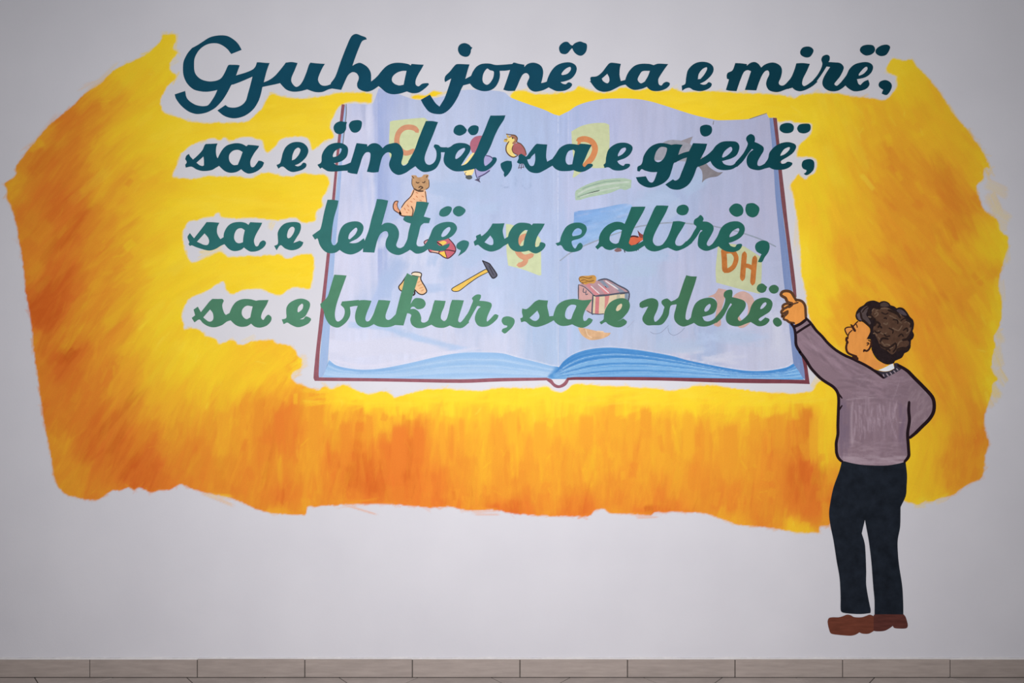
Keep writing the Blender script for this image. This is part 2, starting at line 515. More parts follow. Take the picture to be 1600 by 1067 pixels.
# ================================================================== YELLOW AND ORANGE PAINT GROUND
OUT = """581,147! 581,162! 560,160 545,160 536,163 531,165 520,183 516,199 523,212 519,217 507,220 498,228 488,236! 483,220 475,214 459,214
439,217 431,228 418,240! 413,232 410,220 400,217 392,214 377,215 358,221! 351,215 343,220 332,215 320,220 306,223 290,234 282,242 275,262 268,277!
288,279 301,280 325,275 353,276 371,275 390,279 407,271 418,269 436,274 452,276 472,271 491,272 509,274 515,285 511,298 503,311 505,321 494,332
493,344 481,348 470,347 460,340 434,344 415,343 394,340 368,342 345,339! 343,332! 336,333! 336,339! 319,340 309,344 294,346 290,355 285,363 288,387
291,396 299,410! 312,407 343,393 351,397 358,402 382,400 413,399 439,398 444,402 452,404 470,397 488,396! 491,404 490,420 489,436 485,451! 480,452
462,448 449,454 438,462 425,459 410,452 386,452 371,457 361,461 353,452 350,438! 337,446 319,457 304,462 293,471 287,481 284,494 287,506 288,515!
301,512 317,519 321,525 335,528 342,538! 356,532 366,530 371,538! 382,538 397,532 415,532 425,530 431,536 447,538 462,546 465,556 472,562 470,575
455,585 462,598 470,601 483,605 497,609 508,603 519,608 535,601 544,603 560,611 578,616 598,611 614,617 617,622! 632,616 654,611 668,608 695,607
717,609 753,610 785,605 830,607 856,603 863,610 877,613 886,608 897,600 915,600 951,603 982,604 1025,607 1045,610 1072,607 1090,602 1117,602
1156,608 1201,613 1246,614 1271,610 1274,601 1284,594 1292,588 1290,560 1268,505 1262,486 1259,459 1255,440 1252,428 1250,387 1246,345 1241,316
1238,303 1235,293 1236,287! 1247,271! 1259,281! 1266,273 1274,269 1277,253 1270,246 1244,245! 1249,225! 1264,212 1268,204 1267,193 1241,192 1233,189
1216,192 1214,186 1205,184! 1201,192! 1123,196 1060,182 990,164 930,168 878,186 850,178 797,158! 797,152 800,144 818,141 834,146 851,147 875,145
898,141 902,133! 911,137 932,144 954,144 970,137 981,137 997,141 1014,138 1023,142 1043,141 1051,137 1062,142 1079,144 1111,142 1160,145 1189,146
1218,148 1237,152 1246,152! 1249,148! 1270,146 1311,146 1327,150 1351,152 1382,157! 1389,152 1393,146 1400,139 1401,121 1390,115 1384,107 1390,96
1396,91 1412,95 1424,92 1431,102 1450,121 1470,147 1492,180 1515,207 1537,240 1549,266! 1538,262 1536,280 1526,290 1530,310 1540,330 1560,345
1562,360 1576,372 1570,405 1560,440 1566,475 1562,507 1553,527 1556,540 1549,565 1552,582 1560,594 1550,600 1549,618 1542,637 1537,657 1540,675 1545,694
1540,709 1538,730 1532,748 1513,756 1499,766 1487,775 1471,778 1456,784 1444,784 1435,790 1426,786 1415,784 1400,770! 1310,770! 1296,822! 1281,822!
1280,832! 1247,832 1212,826 1177,822 1152,820 1125,810 1100,802 1060,800 1020,801 1018,806 990,803 952,802 945,794! 930,797 920,806 890,806 852,806
800,802 772,797 727,797 702,791 677,794 655,791 640,790 592,787 530,789 480,792! 477,804! 467,805 410,799 367,780 310,767 282,755! 265,766 250,765
237,770! 217,761! 210,766! 202,761! 187,767 175,766 155,780 140,781 120,777 100,770 86,752 81,720 75,690 67,650 61,602 54,557 51,527 47,492 40,455
36,410 30,380 25,347 17,322 11,310 11,297 6,287! 25,274 25,260 50,227 77,195 112,167 132,147 157,130 182,107 225,87 250,65 254,54! 276,54! 275,65
270,77! 280,82! 268,95 266,110 277,117! 272,125 262,135 255,147 250,157 255,175 270,180 287,186 300,190 335,192 385,190 398,180 410,168 421,148
430,148 445,152 470,154 490,152 500,151 506,150 520,147 535,144 560,145 575,145"""
SMUDGE = "643,152 650,148 665,149 675,143 695,145 680,150 660,154 645,155"

WARM = """265,80,0 200,120,.1 150,160,.45 120,190,.75 60,240,.7 30,285,.6 100,260,.95 60,300,.9 150,250,.5 200,220,.15 250,200,0 100,330,1.05 60,370,.85
180,300,.45 240,320,.15 280,330,0 90,430,1.2 60,420,.8 150,420,.65 200,430,.45 240,420,.1 80,480,1.2 130,500,.75 180,500,.6 220,480,.3 260,480,0
100,560,1.2 70,560,.75 150,580,.7 200,560,.4 240,540,.1 300,560,0 85,640,.85 120,640,.8 160,680,1.05 190,700,1.25 90,700,.6 110,750,.6 150,770,.8
180,650,.9 220,640,.6 260,620,.35 270,680,.65 230,720,1.1 300,600,.15 350,600,.1 300,720,.75 280,760,.95 350,660,.5 400,640,.8 400,600,.15
450,670,.95 430,780,1.05 400,750,.8 470,720,.6 430,800,.5 540,720,.95 500,770,.75 500,640,.5 530,620,.1 560,730,1.15 560,650,.75 600,620,.05
640,690,1.15 660,740,1.05 620,700,.98 620,640,.3 700,620,0 700,660,.45 700,700,.65 690,770,.95 750,640,.25 760,700,.6 800,760,.7 800,788,1.1
850,730,.6 850,625,0 900,640,.15 900,670,.5 900,740,.6 900,790,1.05 960,645,.5 1000,620,0 1000,680,.6 1000,760,.6 1020,790,1.1 1080,625,0 1100,670,.6
1100,740,.72 1180,628,0 1190,650,.4 1200,700,.75 1150,790,.85 1200,810,.8 1250,660,.85 1260,730,1.1 1260,790,1.0 1290,700,.2 1310,650,.1 1280,620,.05
1240,826,.2 1150,816,.4 1250,160,0 1400,110,0 1430,150,.15 1380,180,.35 1440,170,.45 1480,190,.25 1300,200,.05 1340,230,.3 1290,300,.05 1400,270,.65
1480,290,.8 1500,240,.35 1530,270,.2 1340,320,.3 1300,340,.25 1400,340,.68 1500,340,.92 1545,390,.1 1260,400,0 1290,440,.05 1320,400,.5 1400,420,.75
1480,420,.6 1540,420,.55 1560,390,0 1560,480,.05 1290,480,.15 1320,480,.6 1380,450,.5 1450,480,.75 1520,480,.6 1460,540,.7 1440,590,.45 1480,580,.72
1520,550,.5 1545,560,0 1550,600,0 1510,620,.7 1480,640,.5 1500,700,.82 1530,680,.78 1450,680,.3 1440,740,.2 1420,700,.1 1480,740,.6 1510,740,.75
1440,770,.15 580,628,0 560,622,0 660,632,.05 720,636,.05 780,632,.05 840,636,.02 900,628,.02 950,622,.05 1040,638,0 1100,645,.05 1140,648,.05 1180,636,.05 1230,640,.1 1040,655,.5 1140,664,.5 860,652,.4 780,654,.42 720,656,.42 1230,662,.6 980,655,.5 660,656,.6 600,650,.5 820,690,.55 950,700,.55 1050,710,.6 1150,720,.65 740,740,.6 860,770,.65 960,775,.75 400,200,0 350,310,0 450,310,0 400,430,0 450,430,0 300,410,0 900,150,0 1050,160,0 1200,160,0 560,155,0 740,612,0 1000,605,0 640,615,0"""
DIRS = """100,350,52 200,600,60 350,650,76 500,700,87 800,720,90 1200,720,90 1300,700,90 1400,350,128 1330,450,125 1450,600,118 1450,720,80 1500,250,128
200,150,42 60,250,48 130,720,62 260,560,55 400,200,6 350,310,3 450,300,3 400,430,8 460,430,6 900,150,3 1050,160,3 1200,165,3 560,155,3 700,615,12
1000,612,8 1150,612,6 600,690,90 700,690,90 900,690,90 1000,690,90 1100,690,90 600,760,88 700,770,90 900,770,88 1000,770,86 1100,780,84 850,650,90 1050,655,90 700,650,90 1200,780,85 450,700,84 420,640,82 1300,200,110 1270,400,90 420,590,40 300,410,30"""
def ctl(t): return [tuple(float(q) for q in s.split(',')) for s in t.split()]

outline = smooth(pts(OUT), n=3)
mask = mask_of(outline) | mask_of(smooth(pts(SMUDGE)))
_w = [(x, y, v * (.84 if x > 1310 else 1.0)) for x, y, v in ctl(WARM)]
warm = idw(_w, power=4.6)[..., 0]
warm = blur(blur(warm, 7), 5)
_d = ctl(DIRS)
dirv = idw([(x, y, math.cos(math.radians(2*a)), math.sin(math.radians(2*a))) for x, y, a in _d], power=4.0)
dirv = np.stack([blur(blur(dirv[..., k], 22), 22) for k in range(2)], -1)
dirs = np.degrees(np.arctan2(dirv[..., 1], dirv[..., 0])) / 2

RAMP_O = np.array([-.3, 0, .25, .5, .75, 1.0, 1.3, 1.6])
RAMP_C = np.array([(.95, .76, .10), (.945, .68, .027), (.92, .53, .028), (.87, .385, .030), (.81, .285, .028), (.80, .205, .028), (.66, .120, .016), (.55, .085, .012)]) / KEXP
def ramp(o):
    o = np.clip(o, -.3, 1.6)
    return np.stack([np.interp(o, RAMP_O, RAMP_C[:, k]) for k in range(3)], -1)

mott = noise2(40, 1) * .5 + noise2(14, 2) * .3 + noise2(5, 3) * .2
cv = ramp(warm + (mott - .5) * .25)
soft = blur(blur(mask.astype(float), 2), 1)
edge_n = noise2(3, 11) * .55 + noise2(7, 12) * .45
cover = np.clip((soft + (edge_n - .5) * .55 - .5) * 3.2 + .5, 0, 1)
cover[soft > .985] = 1.0
ys, xs_ = np.nonzero(mask)
rs = np.random.default_rng(21)
def paint_ground(n, Lr, Wr, alpha, jit, cov=0.0, dry=.55, angj=9):
    for q in rs.integers(0, len(xs_), n):
        x, y = xs_[q] + rs.uniform(-1, 1), ys[q] + rs.uniform(-1, 1)
        o = warm[ys[q], xs_[q]]
        a = dirs[ys[q], xs_[q]] + rs.normal(0, angj)
        L = rs.uniform(*Lr)
        # keep strokes from running over the bare plaster
        ca, sa = math.cos(math.radians(a)), -math.sin(math.radians(a))
        if not (sample(mask, x + ca*L*.42, y + sa*L*.42) and sample(mask, x - ca*L*.42, y - sa*L*.42)):
            L *= .45
        c = ramp(np.array(o + rs.normal(0, jit) * (0.45 + min(1.0, o * 1.4)))) * (1 + rs.normal(0, .035))
        dab(cv, x, y, L, rs.uniform(*Wr), a, c, alpha * rs.uniform(.5, 1), rs, cover, cov, dry, bend=rs.uniform(-2.5, 2.5))
paint_ground(1300, (60, 140), (18, 38), .40, .15, dry=.45)
paint_ground(1500, (45, 110), (9, 22), .42, .15, dry=.5)
paint_ground(2600, (25, 80), (3, 8), .30, .13, dry=.6)
paint_ground(2600, (14, 46), (1.2, 2.6), .26, .22, dry=.4, angj=10)
# crisp-edged short dabs and darker bristle ends in the orange
for k in range(420):
    q = rs.integers(0, len(xs_)); x, y = xs_[q], ys[q]; o = warm[y, x]
    if o < .3: continue
    dab(cv, x, y, rs.uniform(14, 40), rs.uniform(5, 15), dirs[y, x] + rs.normal(0, 14), ramp(np.array(o + rs.normal(.02, .16))), rs.uniform(.3, .6), rs, dry=.3, bend=rs.uniform(-2, 2))
# dark-tipped vertical tongues where the orange runs up into the yellow under the book
for x, yt, w in ((437, 640, 18), (455, 645, 12), (490, 625, 24), (540, 655, 22), (625, 660, 30), (655, 665, 20), (692, 655, 14), (706, 658, 10), (722, 652, 12),
                 (800, 640, 22), (845, 655, 24), (915, 645, 26), (962, 625, 20), (985, 640, 12), (1008, 632, 22), (1045, 652, 12), (1075, 638, 20), (1104, 652, 10),
                 (1140, 660, 30), (1180, 640, 18), (1215, 643, 22), (1270, 650, 14), (405, 622, 18), (350, 640, 20), (575, 640, 10), (780, 650, 12)):
    for k in range(3):
        L = rs.uniform(55, 95)
        dab(cv, x + rs.uniform(-2, 2), yt + L * .46, L, w * rs.uniform(.6, 1), 90 + rs.normal(0, 2), ramp(np.array(sample(warm, x, yt + 45) * .9 + rs.normal(.03, .08))), .62, rs, dry=.5)
# yellow fingers left between them
for k in range(60):
    x = rs.uniform(560, 1240); y = rs.uniform(622, 642)
    dab(cv, x, y, rs.uniform(18, 40), rs.uniform(5, 18), 90 + rs.normal(0, 4), ramp(np.array(rs.normal(.02, .04))), .55, rs, dry=.7)
for k in range(260):
    x = rs.uniform(480, 1280); y = rs.uniform(606, 632)
    if sample(mask, x, y): dab(cv, x, y, rs.uniform(30, 80), rs.uniform(3, 9), 4 + rs.normal(0, 7), ramp(np.array(rs.normal(-.01, .05))), .35, rs, dry=.6)
# pale dry scrapes
for k in range(150):
    q = rs.integers(0, len(xs_)); x, y = xs_[q], ys[q]
    dab(cv, x, y, rs.uniform(8, 26), rs.uniform(1.2, 3), dirs[y, x] + rs.normal(0, 35), ramp(np.array(max(-.2, warm[y, x] - .42))), .6, rs, dry=.7)
# thin washes over the plaster at the edges
for x, y, L, wd, a, amt in ((1556, 296, 44, 16, 150, .38), (1550, 318, 40, 18, 120, .42), (1562, 336, 40, 16, 150, .40), (1568, 352, 24, 12, 100, .32), (1556, 520, 44, 12, 120, .45),
        (1554, 555, 50, 14, 100, .45), (1561, 586, 38, 7, 118, .55), (1549, 606, 44, 14, 120, .55), (1545, 625, 30, 10, 110, .4), (1565, 450, 40, 10, 90, .35), (1571, 395, 36, 8, 95, .4),
        (468, 572, 28, 18, 30, .40), (458, 585, 26, 12, 30, .45), (474, 560, 20, 9, 30, .38), (1544, 268, 30, 5, 118, .6), (1290, 800, 52, 10, 90, .55), (1278, 600, 24, 14, 60, .5),
        (421, 352, 16, 6, 70, .5), (330, 395, 44, 7, 20, .6), (388, 528, 26, 5, 20, .4), (1436, 788, 26, 8, 8, .45), (1470, 782, 26, 7, 20, .4), (1244, 360, 110, 5, 94, .4),
        (1005, 806, 40, 5, 0, .5), (760, 799, 50, 4, 0, .45), (345, 775, 60, 5, -14, .5), (560, 790, 90, 4, 0, .45), (270, 92, 20, 10, 20, .4), (60, 213, 120, 7, 46, .5), (160, 124, 90, 6, 32, .5)):
    for _k in range(4):
        dab(cv, x + rs.normal(0, 3), y + rs.normal(0, 3), L * rs.uniform(.7, 1.1), (wd + 2) * rs.uniform(.5, 1.1), a + rs.normal(0, 8), ramp(np.array(rs.uniform(-.12, .12) if x > 1400 or 250 < x < 500 else sample(warm, x, y) * .7)), .6, rs, cover, amt * rs.uniform(.7, 1.35), .95)
# dry bristle marks dragged out over the plaster along the outer edge
ring = np.argwhere((soft > .3) & (soft < .7))
for q in rs.integers(0, len(ring), 900):
    y, x = ring[q]
    inner = 285 < x < 1270 and 150 < y < 600
    gy, gx = soft[min(H-1, y+3), x] - soft[max(0, y-3), x], soft[y, min(W-1, x+3)] - soft[y, max(0, x-3)]
    a = -math.degrees(math.atan2(gx, -gy)) + rs.normal(0, 16)
    dab(cv, x, y, rs.uniform(6, 14) if inner else rs.uniform(10, 30), rs.uniform(1.5, 5), a, ramp(np.array(warm[y, x] * .8 + rs.normal(0, .08))), .6, rs, cover, rs.uniform(.25, .8), .95)
cover = np.clip(cover, 0, 1)
cv_ground = np.clip(cv, .004, .88)

def ground_mesh(step=1.7):
    xs = np.arange(2, 1584, step); yy = np.arange(48, 838, step)
    X, Y = np.meshgrid(xs, yy); nx, ny = len(xs), len(yy)
    ix, iy = X.astype(int), Y.astype(int); fx, fy = X - ix, Y - iy
    def bil(a):
        f = (fx, fy) if a.ndim == 2 else (fx[..., None], fy[..., None])
        return (a[iy, ix]*(1-f[0]) + a[iy, ix+1]*f[0])*(1-f[1]) + (a[iy+1, ix]*(1-f[0]) + a[iy+1, ix+1]*f[0])*f[1]
    C, A = bil(cv_ground), bil(cover)
    C = C * A[..., None] + np.array((.6175, .6145, .665)) * (1 - A[..., None])      # thin paint lets the white plaster through
    idx = np.arange(nx*ny).reshape(ny, nx)
    q = np.stack([idx[1:, :-1], idx[1:, 1:], idx[:-1, 1:], idx[:-1, :-1]], -1).reshape(-1, 4)
    keep = A.ravel()[q].max(1) > 0.02
    q = q[keep]
    used = np.unique(q); remap = np.zeros(nx*ny, int) - 1; remap[used] = np.arange(len(used)); q = remap[q]
    bx, by = 800, 832
    hgt = 0.0001 + 0.0004 * A
    co = np.stack([(X.ravel()-bx)*S, -hgt.ravel(), -(Y.ravel()-by)*S], 1)[used].astype(np.float32)
    me = bpy.data.meshes.new('paint_ground')
    me.vertices.add(len(co)); me.vertices.foreach_set('co', co.ravel())
    me.loops.add(q.size); me.loops.foreach_set('vertex_index', q.ravel().astype(np.int32))
    me.polygons.add(len(q)); me.polygons.foreach_set('loop_start', (np.arange(len(q))*4).astype(np.int32))
    me.update(calc_edges=True)
    at = me.attributes.new('pigment', 'FLOAT_COLOR', 'POINT')
    at.data.foreach_set('color', np.hstack([C.reshape(-1, 3)[used], np.ones((len(used), 1))]).astype(np.float32).ravel())
    ac = me.attributes.new('cover', 'FLOAT', 'POINT')
    ac.data.foreach_set('value', A.ravel()[used].astype(np.float32))
    me.materials.append(canvas_mat('yellow_orange_brushwork'))
    me.shade_smooth()
    o = bpy.data.objects.new('painted_background', me); o.location = (wx(bx), 0, wz(by)); link(o)
    o['label'] = 'broad yellow to orange brushed paint patch behind book and lettering'
    o['category'] = 'mural paint'
    return o
ground_mesh()

# ================================================================== THE PAINTED OPEN BOOK
PAGE = """560,200,205,207,228 545,230,206,208,230 560,350,208,212,235 535,400,212,214,236 540,450,214,216,236 600,170,166,178,216 600,230,168,181,218 600,300,174,189,226 640,180,186,196,222
700,200,190,200,226 700,300,185,200,228 650,400,205,212,234 605,420,186,199,230 575,470,190,202,230 575,400,208,212,236 540,560,222,222,236 600,562,224,222,236 620,500,190,205,232
560,530,214,218,238 700,520,207,211,231 750,500,195,205,230 760,300,180,195,226 820,250,172,190,222 820,200,176,192,223 850,350,180,195,226 820,450,185,200,228 860,530,176,197,226
780,540,208,212,232 900,200,174,188,222 950,180,184,190,220 1000,180,190,194,218 1000,250,192,196,220 900,300,188,196,224 895,380,176,192,224 930,440,182,198,226 960,500,180,195,222
1000,420,182,198,224 1050,410,196,200,222 1050,330,178,194,222 1030,320,176,194,222 1100,250,190,194,214 1180,230,186,188,208 1190,330,190,192,212 1120,330,190,194,216
1090,280,176,190,214 1080,480,198,202,222 1100,530,178,196,222 1040,520,182,199,224 1180,480,196,202,222 1150,555,204,207,224 1220,540,207,210,224 1060,560,206,206,222
890,460,176,194,224 1010,385,184,198,222 960,400,180,196,224 690,340,176,194,226 740,420,190,202,230 800,330,184,196,226 660,290,196,206,232 640,560,220,221,236 1000,545,196,204,224"""
def _pg(x): return 4 + 16 * min(1, max(0, (x - 880) / 220))
pc = [(x, y, *paint_rgb((r - _pg(x), g - _pg(x), b - .7 * _pg(x)), (x, y))) for x, y, r, g, b in [(x, y, min(r, 214), min(g, 217), min(b, 237)) for x, y, r, g, b in ctl(PAGE)]]
cvb = idw(pc, power=3.2).copy()
rb = np.random.default_rng(5)
field = cvb.copy()
def wash(n, Lr, Wr, alpha, jit, ang=90, angj=4, box=(500, 1260, 138, 592)):
    for _ in range(n):
        x, y = rb.uniform(box[0], box[1]), rb.uniform(box[2], box[3])
        sx, sy = x + rb.normal(0, 10), y + rb.normal(0, 10)
        c = sample(field, sx, sy) * (1 + rb.normal(0, jit)) + np.array((-.3, 0, .4)) * rb.normal(0, jit * .35)
        dab(cvb, x, y, rb.uniform(*Lr), rb.uniform(*Wr), ang + rb.normal(0, angj), c, alpha * rb.uniform(.4, 1), rb, dry=.6, bend=rb.uniform(-2, 2))
wash(900, (50, 150), (12, 30), .5, .06)
wash(1500, (40, 130), (3, 9), .5, .06)
wash(700, (20, 90), (1.2, 3), .45, .07)
wash(160, (20, 60), (6, 14), .35, .05, ang=20, angj=30)
def tone(rgb, x, y): return np.array(paint_rgb(rgb, (x, y)))
# shadow to the right of the fold of the left page
for k in range(60):
    y = rb.uniform(150, 450)
    dab(cvb, 590.5 + abs(rb.normal(0, 7)) + 2, y, rb.uniform(40, 110), rb.uniform(3, 9), 90 + rb.normal(0, 1), tone((156, 172, 214), 600, y), .34, rb, dry=.5)
for k in range(26):
    y = rb.uniform(150, 450); dab(cvb, 592, y, rb.uniform(60, 120), 2.6, 90.3, tone((156, 170, 214), 600, y), .4, rb, dry=.3)
for k in range(40):                     # the light page edge left of it
    y = rb.uniform(160, 440); dab(cvb, 585 - abs(rb.normal(0, 9)), y, rb.uniform(40, 100), rb.uniform(3, 8), 90, tone((207, 210, 232), 580, y), .4, rb, dry=.5)
for k in range(18):                     # fold swinging out to the lower left
    t = k / 17; x, y = 590 - 34 * t ** 1.5, 440 + 66 * t
    dab(cvb, x + 7, y, 26, 12, 90 - 40 * t, tone((176, 192, 228), x, y), .45, rb, dry=.5)
def path_dabs(p, w, col, alpha, n=None, jit=2.0, L=34, r=rb, c_v=None, dry=.55):
    p = np.array(smooth([(x, y, False) for x, y in p], closed=False, n=8)); n = n or len(p)
    for i in np.linspace(1, len(p) - 2, n).astype(int):
        d = p[i+1] - p[i-1]; a = -math.degrees(math.atan2(d[1], d[0]))
        x, y = p[i] + r.normal(0, jit, 2) * np.array((1, .35))
        dab(cvb if c_v is None else c_v, x, y, L, w * r.uniform(.6, 1.1), a, tone(col, x, y) * (1 + r.normal(0, .03)), alpha, r, dry=dry)
path_dabs([(555, 508), (600, 512), (650, 528), (700, 542), (740, 550)], 12, (176, 198, 230), .5)
path_dabs([(520, 540), (560, 545), (620, 540), (690, 552)], 26, (213, 215, 234), .45, L=60)
path_dabs([(530, 565), (570, 572), (620, 566), (690, 552), (740, 546)], 5, (216, 216, 234), .5)
for x, c, a in ((866, (190, 204, 232), .35), (871.5, (208, 216, 238), .85), (874, (168, 184, 220), .5), (880, (176, 190, 226), .5), (861, (176, 192, 224), .35), (888, (198, 204, 230), .4)):
    for y in range(190, 575, 26): dab(cvb, x + rb.normal(0, .3), y, 60, 2.4, 90, tone(c, x, y), a, rb, dry=.2)
for k in range(30):
    y = rb.uniform(190, 560); dab(cvb, rb.uniform(884, 898), y, 70, 4, 90, tone((186, 192, 224), 890, y), .3, rb)
for x, y, L, w, a, c in ((622, 336, 44, 16, 20, (172, 190, 224)), (606, 345, 30, 14, 60, (176, 192, 224)), (690, 418, 46, 14, 80, (176, 194, 224)), (678, 405, 30, 10, 70, (172, 192, 224)), (742, 396, 44, 22, 30, (176, 194, 224)),
        (735, 408, 36, 16, 20, (180, 196, 226)), (610, 425, 60, 20, 60, (168, 186, 220)), (600, 445, 50, 22, 80, (172, 190, 224)), (760, 322, 60, 12, 2, (178, 196, 226)), (700, 300, 70, 22, 4, (174, 192, 224)), (660, 452, 60, 12, 4, (176, 194, 226)),
        (700, 360, 40, 14, 60, (190, 202, 230)), (655, 395, 60, 10, 85, (208, 213, 234)), (600, 380, 30, 12, 70, (204, 210, 233)), (780, 425, 70, 16, 88, (184, 200, 228)), (1080, 545, 60, 10, 5, (196, 199, 216)), (1130, 560, 70, 10, -6, (200, 202, 218)), (1215, 520, 90, 14, 92, (192, 195, 212)),
        (1030, 305, 70, 26, 12, (166, 184, 212)), (1085, 285, 50, 22, 40, (164, 182, 210)), (1050, 330, 60, 20, 30, (172, 186, 212)), (1000, 425, 70, 24, 4, (170, 188, 214)), (1020, 395, 80, 14, 2, (164, 184, 212)), (1060, 535, 90, 18, -4, (170, 186, 212)), (1150, 525, 90, 20, -4, (168, 184, 210))):
    for _q in range(3): dab(cvb, x + rb.normal(0, 4), y + rb.normal(0, 4), L * rb.uniform(.7, 1.1), w * rb.uniform(.6, 1.1), a + rb.normal(0, 7), tone(c, x, y), .6, rb, dry=.55, bend=rb.uniform(-3, 3))
# ghosts of lettering that was wiped away
ghost = [((1085, 700), (1085, 760), (1110, 793), (1150, 788), (1168, 760), (1168, 692)), ((1022, 690), (1022, 735), (1022, 782)), ((890, 772), (920, 788), (960, 778))]
for g in ghost:
    path_dabs([(640 + x / K6, 165 + y / K6) for x, y in g], 2.2, (156, 172, 204), .55, jit=.2, L=7, n=40)
for x in np.linspace(700, 770, 9):
    dab(cvb, x, 305 + rb.normal(0, 2), 9, 2, 80 + rb.normal(0, 25), tone((158, 176, 208), x, 305), .4, rb)
for (xa, xb, y) in ((1000, 1056, 315), (965, 1052, 402), (1095, 1190, 530), (700, 775, 300)):
    for k in range(16): dab(cvb, rb.uniform(xa, xb), y + rb.normal(0, 6), rb.uniform(16, 40), 9, 5 + rb.normal(0, 9), tone((174, 191, 220), (xa+xb)/2, y), .3, rb)
for x in (1030, 1042, 1050, 1058): dab(cvb, x, 401, 7, 1.8, 110, tone((140, 160, 196), x, 401), .6, rb, dry=.2)
for x in (960, 966, 975): dab(cvb, x, 409, 8, 1.6, 60, tone((150, 168, 204), x, 409), .5, rb, dry=.2)
for k in range(26):
    x = rb.uniform(1075, 1200); dab(cvb, x, 520 + (x - 1075) * .1 + rb.normal(0, 2.5), rb.uniform(2, 5), 1.6, rb.uniform(0, 180), tone((140, 152, 184), x, 520), .55, rb, dry=.2)
for k in range(12):
    x = rb.uniform(770, 808); dab(cvb, x, 490 + rb.normal(0, 3), 3, 2, rb.uniform(0, 180), tone((160, 172, 200), x, 490), .6, rb, dry=.2)
cvb = np.clip(cvb, .01, .88)

# lower page edges get their own brushwork
cve = cvb.copy()
LTOP = [(515, 563), (526, 572), (549, 577), (571, 578.5), (600, 576), (641, 568), (684, 558), (717, 552.6), (751, 551.5), (785, 553), (807, 559), (836, 566), (859, 572), (872, 574)]
RTOP = [(873, 575), (881, 565), (897, 554), (919, 547), (946, 544), (971, 545), (1005, 549), (1050, 557), (1095, 567), (1130, 575), (1165, 580), (1199, 580), (1228, 575), (1239, 568)]
def between(top, bot, t): return [(x + (bx - x) * t, y + (by - y) * t) for (x, y), (bx, by) in zip(top, bot)]
lb = np.linspace(500, 890, len(LTOP)); LBOT = [(x, 592) for x in lb]
RBOT = [(x, 592) for x in np.linspace(884, 1258, len(RTOP))]
cvf = cvb.copy()
cve[540:600] = np.where(np.arange(W)[None, :, None] < 878, tone((160, 192, 230), 680, 575), tone((84, 146, 205), 1050, 575))
for k in range(60):
    t = rb.uniform(0, 1)
    path_dabs(between(LTOP, LBOT, t), rb.uniform(4, 10), [(164, 196, 232), (152, 189, 229), (174, 202, 233), (144, 184, 226)][k % 4], .35, n=26, L=60, c_v=cve)
path_dabs([(516, 568), (540, 577), (575, 581), (620, 576)], 6, (134, 176, 222), .5, n=26, L=30, jit=.6, c_v=cve)
for t in (.25, .5, .75): path_dabs(between(LTOP, LBOT, t), 2, (186, 211, 236), .3, n=80, L=40, jit=.25, c_v=cve, dry=.3)
for k in range(70):
    t = rb.uniform(0, 1)
    path_dabs(between(RTOP, RBOT, t), rb.uniform(3, 7), [(84, 146, 205), (98, 158, 212), (74, 138, 200)][k % 3], .4, n=30, L=50, c_v=cve)
for t, w in ((.42, 7), (.66, 8), (.86, 5)): path_dabs(between(RTOP, RBOT, t), w, (128, 178, 222), .45, n=60, L=40, jit=.5, c_v=cve, dry=.5)
for t in (.2, .34, .55, .78): path_dabs(between(RTOP, RBOT, t), 1.8, (164, 201, 230), .4, n=110, L=26, jit=.15, c_v=cve, dry=.2)
for t in (.05, .13, .28, .48, .72): path_dabs(between(RTOP, RBOT, t), 2.6, (58, 124, 190), .4, n=100, L=30, jit=.2, c_v=cve, dry=.3)
path_dabs([(x, y - 1.5) for x, y in RTOP[2:]], 2.2, (206, 212, 230), .5, n=100, L=26, jit=.2, dry=.3)
path_dabs([(x, y - 1.5) for x, y in LTOP], 2.2, (218, 222, 238), .5, n=100, L=26, jit=.2, dry=.3)
# fore-edge bands at both sides
for y in range(150, 600):
    t = (y - 165) / 425; xl, xr = int(540 - 36 * t), int(1205 + 42 * t)
    cvf[y, xl - 16:xl + 18] = tone((158, 183, 220), xl, y)
    cvf[y, xr - 14:xr + 26] = tone((116, 134, 176), xr, y)
for k in range(60):
    y = rb.uniform(170, 585); t = (y - 165) / 425
    x = 540 - 36 * t
    dab(cvf, x + rb.uniform(-4, 5 + 4 * t), y, 60, rb.uniform(2, 4), 85, tone((172, 188, 224) if k % 3 else (144, 172, 216), x, y), .4, rb)
    x = 1205 + 42 * t
    dab(cvf, x + rb.uniform(-2, 8), y, 60, rb.uniform(2, 5), 95, tone((128, 144, 184) if k % 3 else (102, 124, 172), x, y), .4, rb)
cve = np.clip(cve, .01, .88); cvf = np.clip(cvf, .01, .88); cvb = np.clip(cvb, .01, .88)

